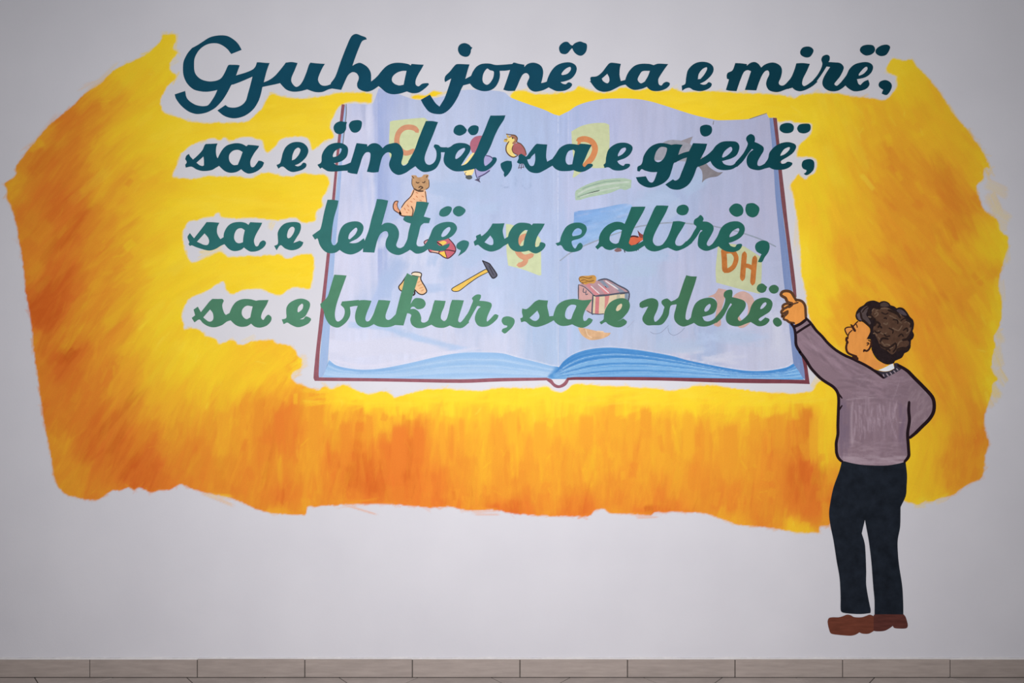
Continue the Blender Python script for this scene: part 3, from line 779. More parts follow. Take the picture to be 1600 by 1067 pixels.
page_mat = canvas_mat('pale_blue_page_brushwork')
book = Thing('painted_book', 'painted open book with pale blue pages and thin maroon cover edge', 'painted book', (875, 606))
def L2(t): return smooth(pts(t), n=4)
LPAGE = """538,164! 545,162 580,164! 584,160 592,138! 606,142 620,146 650,156 675,154 700,149 722,141 760,141 787,144 797,152 820,161 850,171.5 865,178.5 874,181!
873,380! 872,573! 859,571 836,565 807,558 785,552 751,550.5 717,551.6 684,557 641,567 600,575 571,577.5 549,576 526,571 514,562!
513.5,545! 523.5,394! 530.5,313! 541,165!"""
RPAGE = """874,181! 882,177 890,173 900,166 916,160 940,155 965,154 991,154.5 1014,158 1038,165 1062.5,173 1087,180.5 1111,186 1123,188 1160,187 1171,186! 1198,178! 1201,184!
1202,185! 1206,225! 1209,266 1211.5,308 1215.6,350 1220.5,400 1224.5,440 1233,510 1236,537 1239.5,568! 1228,574 1199,579 1165,579 1120,572 1075,563 1050,556 1005,548 971,544 946,543 919,546
897,553 881,564 872.5,573! 873,380!"""
canvas_mesh('left_page', L2(LPAGE), cvb, 0.0009, page_mat, book, step=2.4)
canvas_mesh('right_page', L2(RPAGE), cvb, 0.0009, page_mat, book, step=2.4)
canvas_mesh('page_edges', L2("514,562! 526,571 549,576 571,577.5 600,575 641,567 684,557 717,551.6 751,550.5 785,552 807,558 836,565 859,571 872,573! 884,581! 890,592! 780,592! 600,592! 504,590! 511,572!"),
            cve, 0.0010, page_mat, book, step=1.5, label='light blue lower page edges of the left half')
canvas_mesh('page_edges', L2("872.5,574.5! 881,564 897,553 919,546 946,543 971,544 1005,548 1050,556 1075,563 1120,572 1165,579 1199,579 1228,574 1239.5,568! 1248,580! 1256,593! 1100,592! 889,592! 884,582!"),
            cve, 0.00105, page_mat, book, step=1.5, label='bright blue lower page edges of the right half')
canvas_mesh('fore_edge', L2("537,166! 541,165! 530.5,313! 523.5,394! 513.5,545! 512,570! 504,589! 497,590! 501,546! 514,394! 524,313! 530,250!"), cvf, 0.0010, page_mat, book, step=2.4)
canvas_mesh('fore_edge', L2("1202,184! 1208,184.5! 1213,225! 1216,266! 1220,308! 1225,350! 1232,400! 1238,455! 1246,510! 1255,558! 1259,594! 1254,590! 1248,580! 1239.5,568! 1236,537! 1233,510! 1224.5,440! 1220.5,400! 1215.6,350! 1211.5,308! 1209,266! 1206,225!"),
            cvf, 0.0010, page_mat, book, step=2.4)
maroon = paint_mat('maroon_cover_paint', paint_rgb((148, 92, 103), (600, 590)), amp=.14)
maroon2 = paint_mat('dark_maroon_cover_paint', paint_rgb((117, 72, 78), (1225, 380)), amp=.14)
film('cover_edge', [[L2("534,163! 539,163.5! 532.5,217 527,269 523.5,311 516,394 509,462 505,504 500,546 498,585 498.5,589.5! 600,591 720,592.5 780,590.5 854,590! 862,593 866,598.5 871,601.5 875,601.5 881,597.5 885.5,591! 890,591!"
     " 886.5,599 881,604 873,606.3 866,604.5 860,599 854,594.2! 780,596 720,598.2 600,596 492,595! 490,590 493,556 497,520 501,484 506,440 511,394 517,330 521,290 528,217!")]], 0.0012, maroon, book, label='maroon cover edge down the left and along the bottom')
film('cover_edge', [[L2("886,590! 900,589 1000,589 1090,590.5 1187,592 1258,593.5! 1256,575 1252,556! 1258,556! 1261.5,575 1265,600! 1232,599 1187,598.8 1120,597.5 1030,594.5 900,593.5 886,594!")]], 0.00125,
     paint_mat('maroon_cover_bottom_paint', paint_rgb((118, 62, 72), (1100, 594)), amp=.14), book, label='maroon cover edge along the bottom right')
film('cover_edge', [[L2("1207.5,184! 1213.5,184.5! 1217.7,225 1221.5,266 1226.5,308 1231,350 1237.5,400 1242.5,440 1244.5,464! 1240,464! 1236.5,440 1232,400 1225.5,350 1220,308 1216,266 1212.8,225!")]], 0.0012, maroon2, book,
     label='dark maroon cover edge down the right')
lines('pencil_line', [("1115,189 1114,195", 'F', .9), ("1171,186 1198,177", 'F', .9), ("541,163 541,180 537,215 533,250", 'F', 1.2)], 0.0013, paint_mat('graphite', paint_rgb((120, 118, 120), (1115, 190))), book)

# ================================================================== LITTLE PICTURES ON THE PAGES
def col(rgb, at, amp=.09, nm='picture_paint'): return paint_mat(nm, paint_rgb((np.array(rgb) * .93 + np.array((188, 196, 220)) * .07) * (1 - .05 * min(1, max(0, (at[0] - 850) / 250))), at), amp=amp)
Z1, Z2, Z3 = 0.0014, 0.0016, 0.0018
def pic(name, label, base, cat='painting', group='pictures on the book pages'): return Thing(name, label, cat, base, group)

t = pic('painted_letter_card', 'yellow green card with orange letter C above the cat', (640, 262), 'letter card')
shape('card', "735,155! 770,145 1060,118 1100,145! 1010,420 930,545 860,575! 745,512 725,400", '2B', Z1, col((202, 210, 160), (640, 220), .06), t)
lines('letter', [("998,248 975,222 930,208 870,216 822,258 802,320 808,385 850,440 900,458 965,432", '2B', 6.6)], Z2, col((206, 142, 106), (640, 220)), t)

t = pic('painted_balloons', 'maroon, yellow and lilac balloons behind the word ending of line two', (745, 284), 'balloons')
shape('maroon_balloon', "580,390 590,340 630,300 690,290 725,305 705,385 625,462 600,450", '2C', Z1, col((172, 98, 116), (745, 220)), t)
shape('yellow_balloon', "620,455 590,470 520,560 500,580 520,630 545,672 592,672 615,640 628,580 645,500", '2C', Z1 + .0001, col((246, 222, 148), (735, 250)), t)
b_ = shape('lilac_balloon', "720,490 760,485 800,520 810,560 770,622 700,665 650,682 630,610 700,560", '2C', Z1, col((166, 162, 206), (755, 265)), t)
lines('outline_stroke', [("735,481 775,490 802,512", '2C', 1.3), ("770,625 720,660 660,690", '2C', 1.6), ("628,606 638,665 652,700", '2C', 1.2), ("545,640 530,660 548,675", '2C', .8)], Z2, col((78, 70, 110), (750, 270)), t)
shape('knot', "545,675 590,670 602,698 570,712 540,696", '2C', Z2, col((78, 84, 84), (735, 277)), t)
shape('knot', "622,716! 682,690! 672,715 684,742! 650,726", '2C', Z2, col((84, 78, 104), (745, 280)), t)

t = pic('painted_bird', 'small yellow and maroon bird perched left of the word sa', (810, 264), 'painted bird')
shape('body', "935,342 950,312 985,300 1012,330 997,372 985,412 992,452 1025,490 980,490 942,452 925,402 940,362", '2C', Z1, col((236, 212, 120), (795, 230)), t)
shape('wing', "1000,375 1040,360 1080,380 1110,430 1122,482 1060,482 1000,452 985,412", '2C', Z1 + .0001, col((166, 92, 92), (810, 240)), t)
shape('head', "950,310 985,285 1020,290 1036,320 1030,352 1000,372 986,362 1010,332 985,306", '2C', Z1 + .0001, col((160, 110, 82), (805, 215)), t)
shape('beak', "930,268! 948,288 965,300 942,312 910,325! 903,347! 938,347", '2C', Z1 + .0001, col((206, 172, 84), (790, 215)), t)
lines('outline_stroke', [("930,275 975,282 1015,288 1036,315 1031,350 1070,370 1105,415 1122,470", '2C', 1.3), ("955,345 930,390 930,440 960,480 1000,497 1040,480", '2C', 1.5), ("995,385 985,420 1000,455 1040,475", '2C', 1.0), ("912,326 940,330", '2C', .8)],
      Z2, col((96, 66, 44), (800, 230)), t)
shape('eye', "982,312 990,304 998,312 992,324", '2C', Z3, col((50, 36, 34), (800, 215)), t)
lines('foot', [("1060,560 1048,605", '2C', 1.0), ("1075,558 1072,610", '2C', 1.0), ("1085,556 1098,600", '2C', 1.0), ("1045,600 1100,592", '2C', .8)], Z2, col((92, 76, 88), (813, 262)), t)

t = pic('painted_cat', 'ginger striped cat sitting beside the crossed letter of lehtë', (640, 338), 'painted cat')
shape('body', "965,35 1075,42 1085,150 1092,185 980,292 850,290 820,270 845,215 890,150 930,100", '3B', Z1, col((240, 186, 142), (645, 315)), t)
shape('tail', "790,145 817,150 802,175 806,210 830,240 845,278 800,258 765,212 770,170", '3B', Z1, col((226, 156, 116), (620, 325)), t)
shape('head', "945,692 942,672 985,672 1002,690 1040,685 1060,664 1106,666 1100,700 1112,742 1105,790 1070,812 1020,815 970,800 945,760", '2B', Z1 + .0001, col((190, 146, 102), (655, 287), .18), t)
lines('outline_stroke', [("965,45 940,100 880,160 845,212", '3B', 1.2), ("1073,55 1085,130 1088,162", '3B', 1.0), ("940,200 957,240 948,290", '3B', 1.3), ("825,276 860,293 952,296", '3B', 1.5),
                  ("814,150 785,152 766,190 775,235 825,268", '3B', 1.2), ("815,152 805,180 812,215 835,250", '3B', .9)], Z2, col((74, 48, 38), (640, 320)), t)
lines('face_stroke', [("985,735 1000,745 1015,740", '2B', 1.4), ("1045,738 1062,742 1072,728", '2B', 1.4), ("1012,790 1030,778 1050,790 1030,800", '2B', 1.6), ("1030,800 1030,810 1010,812", '2B', 1.0),
               ("965,800 1010,822 1055,822", '2B', 2.0), ("950,680 965,700", '2B', 1.2), ("1095,672 1085,692", '2B', 1.2), ("948,700 946,755 966,800", '2B', .9), ("1108,712 1110,780 1080,808", '2B', .9)], Z2, col((86, 62, 44), (655, 287)), t)
lines('stripe', [("900,185 915,205", '3B', 1.0), ("870,215 885,235", '3B', 1.0), ("905,230 920,240", '3B', 1.0), ("930,150 950,160", '3B', 1.0), ("985,100 1000,115", '3B', 1.0), ("1040,100 1060,110", '3B', 1.0),
                  ("985,65 1005,75", '3B', 1.0), ("890,255 905,262", '3B', 1.0), ("1020,140 1040,148", '3B', 1.0), ("790,180 800,185", '3B', .9), ("800,225 815,222", '3B', .9), ("960,125 975,135", '3B', .9)], Z2, col((200, 122, 80), (640, 320)), t)

t = pic('painted_umbrella', 'red and yellow segmented umbrella half hidden by the word lehtë', (695, 403), 'painted umbrella')
shape('cloth', "1060,545 1090,520 1150,512 1300,510 1340,560 1366,600 1360,640 1300,697 1260,690 1210,656 1150,642 1120,637 1100,600 1075,570", '3B', Z1, col((200, 98, 112), (695, 388)), t)
shape('yellow_panel', "1195,550! 1250,530 1280,550 1240,577!", '3B', Z1 + .0001, col((240, 200, 90), (690, 380)), t)
shape('yellow_panel', "1203,645! 1265,630! 1282,692! 1240,682", '3B', Z1 + .0001, col((245, 200, 80), (695, 397)), t)
shape('cream_panel', "1130,628! 1195,630! 1205,652! 1150,642", '3B', Z1 + .0001, col((240, 196, 160), (680, 393)), t)
shape('pink_panel', "1062,545! 1092,525! 1104,548! 1082,568!", '3B', Z1 + .0001, col((214, 150, 152), (667, 379)), t)
lines('outline_stroke', [("1300,510 1345,560 1366,605 1358,645 1300,697 1255,690 1205,655 1150,642 1118,637 1098,600 1062,545 1100,518", '3B', 1.3), ("1215,625 1290,620 1360,632", '3B', 1.4), ("1262,630 1282,692", '3B', 1.0), ("1200,655 1215,625", '3B', 1.0), ("1180,540 1235,575", '3B', 1.6)],
      Z2, col((70, 34, 44), (695, 390)), t)

t = pic('painted_hammer', 'claw free hammer with black head and yellow handle on left page', (740, 456), 'painted hammer')
t.o['label'] = 'hammer with dark grey head and yellow handle on the left page'
shape('handle', "445,805! 420,805 330,855 200,930 105,985 98,1002 120,1016 170,1010 250,950 350,880 448,832!", '3C', Z1, col((236, 192, 84), (735, 440)), t)
shape('head', "393,722! 455,748 475,770 532,855 520,880 488,888! 440,810", '3C', Z1 + .0001, col((84, 84, 98), (765, 420)), t)
lines('outline_stroke', [("440,806 420,806 330,856 200,931 105,986 97,1002 120,1017 170,1011 250,951 350,881 445,833", '3C', 1.0), ("393,722 455,748 475,770 532,855 520,880 488,888 440,810 393,722", '3C', 1.5), ("455,770 500,860", '3C', .9)], Z2, col((44, 42, 46), (750, 430)), t)

t = pic('painted_letter_card', 'yellow green card with orange letter Ç behind the word sa', (818, 430), 'letter card')
shape('card', "618,368! 680,378 920,480 955,520! 958,862! 930,862 800,812 640,768! 625,640", '3C', Z1, col((204, 213, 166), (818, 390), .06), t)
lines('letter', [("885,575 850,500 800,488 752,522 724,590 745,655 800,690 870,668", '3C', 7.0), ("812,695 802,735 772,758 738,764", '3C', 6.4)], Z2, col((212, 150, 114), (815, 400)), t)

t = pic('painted_socks', 'pair of ribbed tan socks behind the tall letter of bukur', (645, 462), 'painted socks')
shape('sock', "945,862 1028,872 1030,905 1075,980 1086,1020 1052,1046 1010,1036 962,988 985,940 1000,880", '3B', Z1, col((238, 192, 142), (655, 450)), t)
shape('sock', "885,880! 852,930 822,970 830,1000 858,1018! 900,960", '3B', Z1, col((230, 188, 116), (627, 448)), t)
shape('cuff', "945,842! 985,834 1035,845! 1028,878 945,866!", '3B', Z1 + .0001, col((238, 220, 188), (650, 430)), t)
lines('outline_stroke', [("942,850 950,838 985,831 1037,846 1031,900 1076,980 1087,1020 1052,1047 1010,1037 960,985", '3B', 1.4), ("890,870 852,930 820,970 828,1000 855,1018", '3B', 1.4), ("948,862 1028,878", '3B', .9), ("970,1010 972,1040 955,1056", '3B', 2.0)], Z2, col((52, 40, 36), (650, 445)), t)
lines('rib', [("1005,965 1045,945", '3B', .9), ("1015,990 1055,975", '3B', .9), ("1035,1015 1060,1000", '3B', .9), ("1000,935 1030,915", '3B', .9)], Z2, col((214, 150, 100), (655, 450)), t)

t = pic('painted_letter_card', 'yellow green card with orange letter D beside the book gutter', (920, 277), 'letter card')
shape('card', "632,250! 720,200 830,172 950,168 995,185! 1000,350 985,500 960,600! 850,602 800,592 662,690! 643,692! 660,600 640,400", '2D', Z1, col((198, 205, 158), (920, 230), .06), t)
lines('letter', [("698,332 760,322 828,348 860,412 838,490 792,548 755,585", '2D', 7.4), ("712,318 704,380", '2D', 4)], Z2, col((208, 132, 80), (925, 230)), t)

t = pic('painted_dolphin', 'grey dolphin behind the word gjerë on the right page', (1080, 286), 'painted dolphin')
shape('body', "-47,522 -40,470 0,400 50,348 120,330 200,336 245,350 292,366 340,422 400,480 440,522 452,560 470,590 400,600 380,590 330,560 260,540 150,532 60,522 -20,527", '2E', Z1, col((152, 152, 162), (1070, 240), .14), t)
shape('fin', "205,340! 322,297! 292,372 280,366", '2E', Z1 + .0001, col((146, 140, 146), (1075, 222)), t)
shape('tail', "380,588! 455,560! 490,600 560,640 614,640! 560,680 490,692 440,712 410,742! 416,690 410,630", '2E', Z1 + .0001, col((128, 122, 126), (1110, 272), .16), t)

t = pic('painted_seascape', 'green bank above a blue sea with grey arc line on the right page', (1000, 410), 'painted landscape')
shape('green_bank', "668,850 680,815 780,760 900,720 1000,705 1130,698 1210,715! 1205,790! 1150,812 1100,802 1000,842 800,882 720,906 672,910!", '2D', Z1, paint_mat('green_bank_paint', paint_rgb((168, 190, 168), (940, 295)), amp=.14, stretch=(1, 1, 7)), t)
lines('bank_streak', [("700,850 800,800 930,765 1060,745 1190,735", '2D', 2.2), ("720,880 830,840 960,810 1090,785", '2D', 1.8)], Z1 + .0001, col((190, 204, 188), (940, 295)), t)
lines('bank_streak', [("740,800 850,760 980,730 1100,722", '2D', 1.8), ("690,880 780,845 900,815", '2D', 1.6)], Z1 + .0001, col((146, 172, 150), (940, 295)), t)
sea_c = cvb.copy()
for k in range(420):
    x, y = rb.uniform(890, 992), rb.uniform(318, 395)
    q = min(1, max(0, (x - 895) / 110 * .6 + (y - 325) / 70 * .6))
    base = np.array((112, 156, 214)) * (1 - q) + np.array((172, 198, 228)) * q
    dab(sea_c, x, y, rb.uniform(20, 60), rb.uniform(2, 6), 14 + rb.normal(0, 6), tone(base + rb.normal(0, 7), x, y), .6, rb)
seaL = smooth(pts("288,255! 330,243 500,225 740,178 830,180 870,240! 760,440 520,530 370,590 262,640! 268,480 285,350", '3D'))
canvas_mesh('sea', seaL, sea_c, Z1, page_mat, t, step=2.2)
lines('arc_line', [("@3D 155,722 230,662 280,632 370,586 500,532 640,480 760,440 900,396 1000,380 1130,362 1280,357 1440,370 @3E 580,378 710,405 860,438 950,465 1080,510 1190,560 1242,587", 'F', 1.7)], Z2, col((150, 160, 176), (1000, 360)), t)

t = pic('painted_fox', 'small red fox peeking between the letters of dlirë', (985, 394), 'painted fox')
shape('body', "820,492 860,485 905,495 922,480 950,470! 965,485 950,520 920,542 870,574 830,577 812,550", '3D', Z1, col((214, 98, 64), (990, 377)), t)
shape('ear', "900,432! 932,462 962,480 940,505 915,490", '3D', Z1 + .0001, col((138, 62, 56), (1000, 365)), t)
lines('outline_stroke', [("825,494 860,486 905,494", '3D', 2.0), ("902,435 918,480", '3D', 1.0), ("815,560 840,578 875,572 920,540", '3D', 1.0)], Z2, col((70, 30, 34), (990, 370)), t)
lines('paw', [("770,620 778,642", '3D', 1.2), ("795,622 803,632", '3D', 1.0), ("885,615 890,628", '3D', 1.0), ("902,610 908,620", '3D', 1.0)], Z2, col((52, 40, 46), (985, 392)), t)
shape('tail', "675,622 705,600 735,605 745,628 700,638", '3D', Z1, col((130, 96, 96), (965, 391)), t)

t = pic('painted_gift', 'striped pink gift box with ochre bow on the right page', (940, 492), 'painted gift')
shape('left_face', "697,285 720,265! 862,376! 832,560! 778,530 700,412", '4D', Z1, col((206, 158, 152), (915, 470)), t)
shape('lid', "715,265! 880,235 970,222! 1182,342! 1172,362 850,386!", '4D', Z1 + .0001, col((178, 140, 146), (945, 450)), t)
shape('right_face', "836,376! 1175,356! 1176,440! 1090,540 940,562 835,556!", '4D', Z1 + .0001, col((216, 198, 164), (950, 475)), t)
for a in ("760,268! 800,260! 905,372! 862,380!", "900,300! 960,290! 1010,360! 955,370!"):
    shape('lid_stripe', a, '4D', Z2, col((206, 130, 134), (935, 450)), t)
for a in ("900,240! 935,232! 1000,300! 970,308!", "1000,262! 1040,270! 1150,345! 1100,352!"):
    shape('lid_stripe', a, '4D', Z2, col((132, 142, 160), (965, 450)), t)
for a, c in (("865,385! 902,382! 895,556! 858,557!", (204, 120, 122)), ("955,378! 1000,372! 985,450! 950,520!", (206, 132, 126)), ("1070,366! 1100,364! 1100,420! 1065,430!", (180, 176, 150)), ("1145,360! 1176,356! 1176,440! 1145,430!", (124, 140, 156))):
    shape('face_stripe', a, '4D', Z2, col(c, (950, 475)), t)
lines('highlight', [("820,290 900,362", '4D', 1.3), ("890,270 990,355", '4D', 1.3), ("960,240 1080,320", '4D', 1.6)], Z3, col((226, 214, 214), (945, 450)), t)
lines('outline_stroke', [("890,235 970,222 1080,280 1182,342 1178,440", '4D', 1.8), ("860,385 960,378 1100,358 1180,352", '4D', 2.0), ("840,372 830,555 840,560", '4D', 1.8), ("830,555 890,560 945,556", '4D', 1.2), ("700,280 700,412", '4D', 1.3), ("700,275 760,300 840,372", '4D', 1.0),
                  ("750,310 745,345 765,350", '4D', 1.0), ("775,330 770,370 790,365", '4D', 1.0), ("780,525 830,555", '4D', 1.0)], Z3, col((72, 76, 92), (940, 460)), t)
shape('bow', "705,207 730,192 790,190 850,185 872,215 852,262 805,262 762,274 720,247", '4D', Z3, col((202, 146, 66), (918, 437), .2), t)
lines('bow_line', [("710,210 740,200 790,215 830,205", '4D', 1.0), ("720,240 760,230 800,245 850,235", '4D', 1.0), ("735,255 780,250", '4D', .9), ("705,215 715,245 750,268", '4D', 1.0)], Z3 + .0002, col((122, 82, 36), (918, 437)), t)

t = pic('painted_croissant', 'tan crescent shaped croissant under the gift box', (930, 531), 'painted food')
shape('crust', "695,688! 740,690 850,715 950,735 1012,738! 990,766 920,796 820,808 760,782 720,742", '4D', Z1, col((216, 172, 128), (930, 522), .16), t)
lines('highlight', [("880,722 940,728", '4D', 1.6), ("770,700 790,760 830,785", '4D', 1.2)], Z2, col((232, 198, 160), (930, 520)), t)

t = pic('painted_letter_card', 'yellow green card with brown letters DH near the right cover', (1155, 459), 'letter card')
shape('card', "685,590! 800,560 900,575 945,588! 1110,692! 1105,900 1090,1042! 900,995 670,932! 665,800 680,650", '3E', Z1, col((194, 200, 156), (1150, 415), .06), t)
lines('letter', [("740,615 748,700 752,822", '3E', 6.8), ("745,640 820,632 862,690 842,770 795,812 748,820", '3E', 6.0)], Z2, col((186, 108, 46), (1140, 408), .2), t)
lines('letter', [("942,650 932,770 922,900", '3E', 6.6), ("1042,690 1030,820 1020,942", '3E', 6.6), ("932,768 985,775 1030,805", '3E', 5.4)], Z2, col((186, 108, 46), (1170, 420), .2), t)

t = pic('painted_number', 'pale peach number 10 behind the last word', (1140, 512), 'painted number')
shape('digit', "715,392 780,362 815,310! 892,325! 870,430 835,560 840,660 812,682! 770,658 790,560 802,450 770,398", '4E', Z1, col((200, 160, 148), (1125, 480)), t)
film('digit', [[smooth(pts("955,395 1000,352 1060,340 1120,370 1158,425 1165,520 1140,610 1100,660 1050,690 1005,682 960,600 940,500", '4E')),
               smooth(pts("985,420 1040,420 1088,455 1100,510 1090,570 1060,635 1020,590 1000,520", '4E'))]], Z1, col((204, 166, 154), (1160, 480)), t)

t = Thing('pencil_scribble', 'thin grey pencil loops under the last word on right page', 'pencil marks', (1040, 524))
lines('stroke', [("160,728 200,748 262,735 335,668", '4E', .8), ("330,690 342,738 390,762 450,732 490,690", '4E', .8)], Z1, col((152, 162, 188), (1040, 520)), t)
lines('stroke', [("1170,690 1200,660 1235,620", '4D', .7)], Z1, col((168, 176, 200), (985, 510)), t)

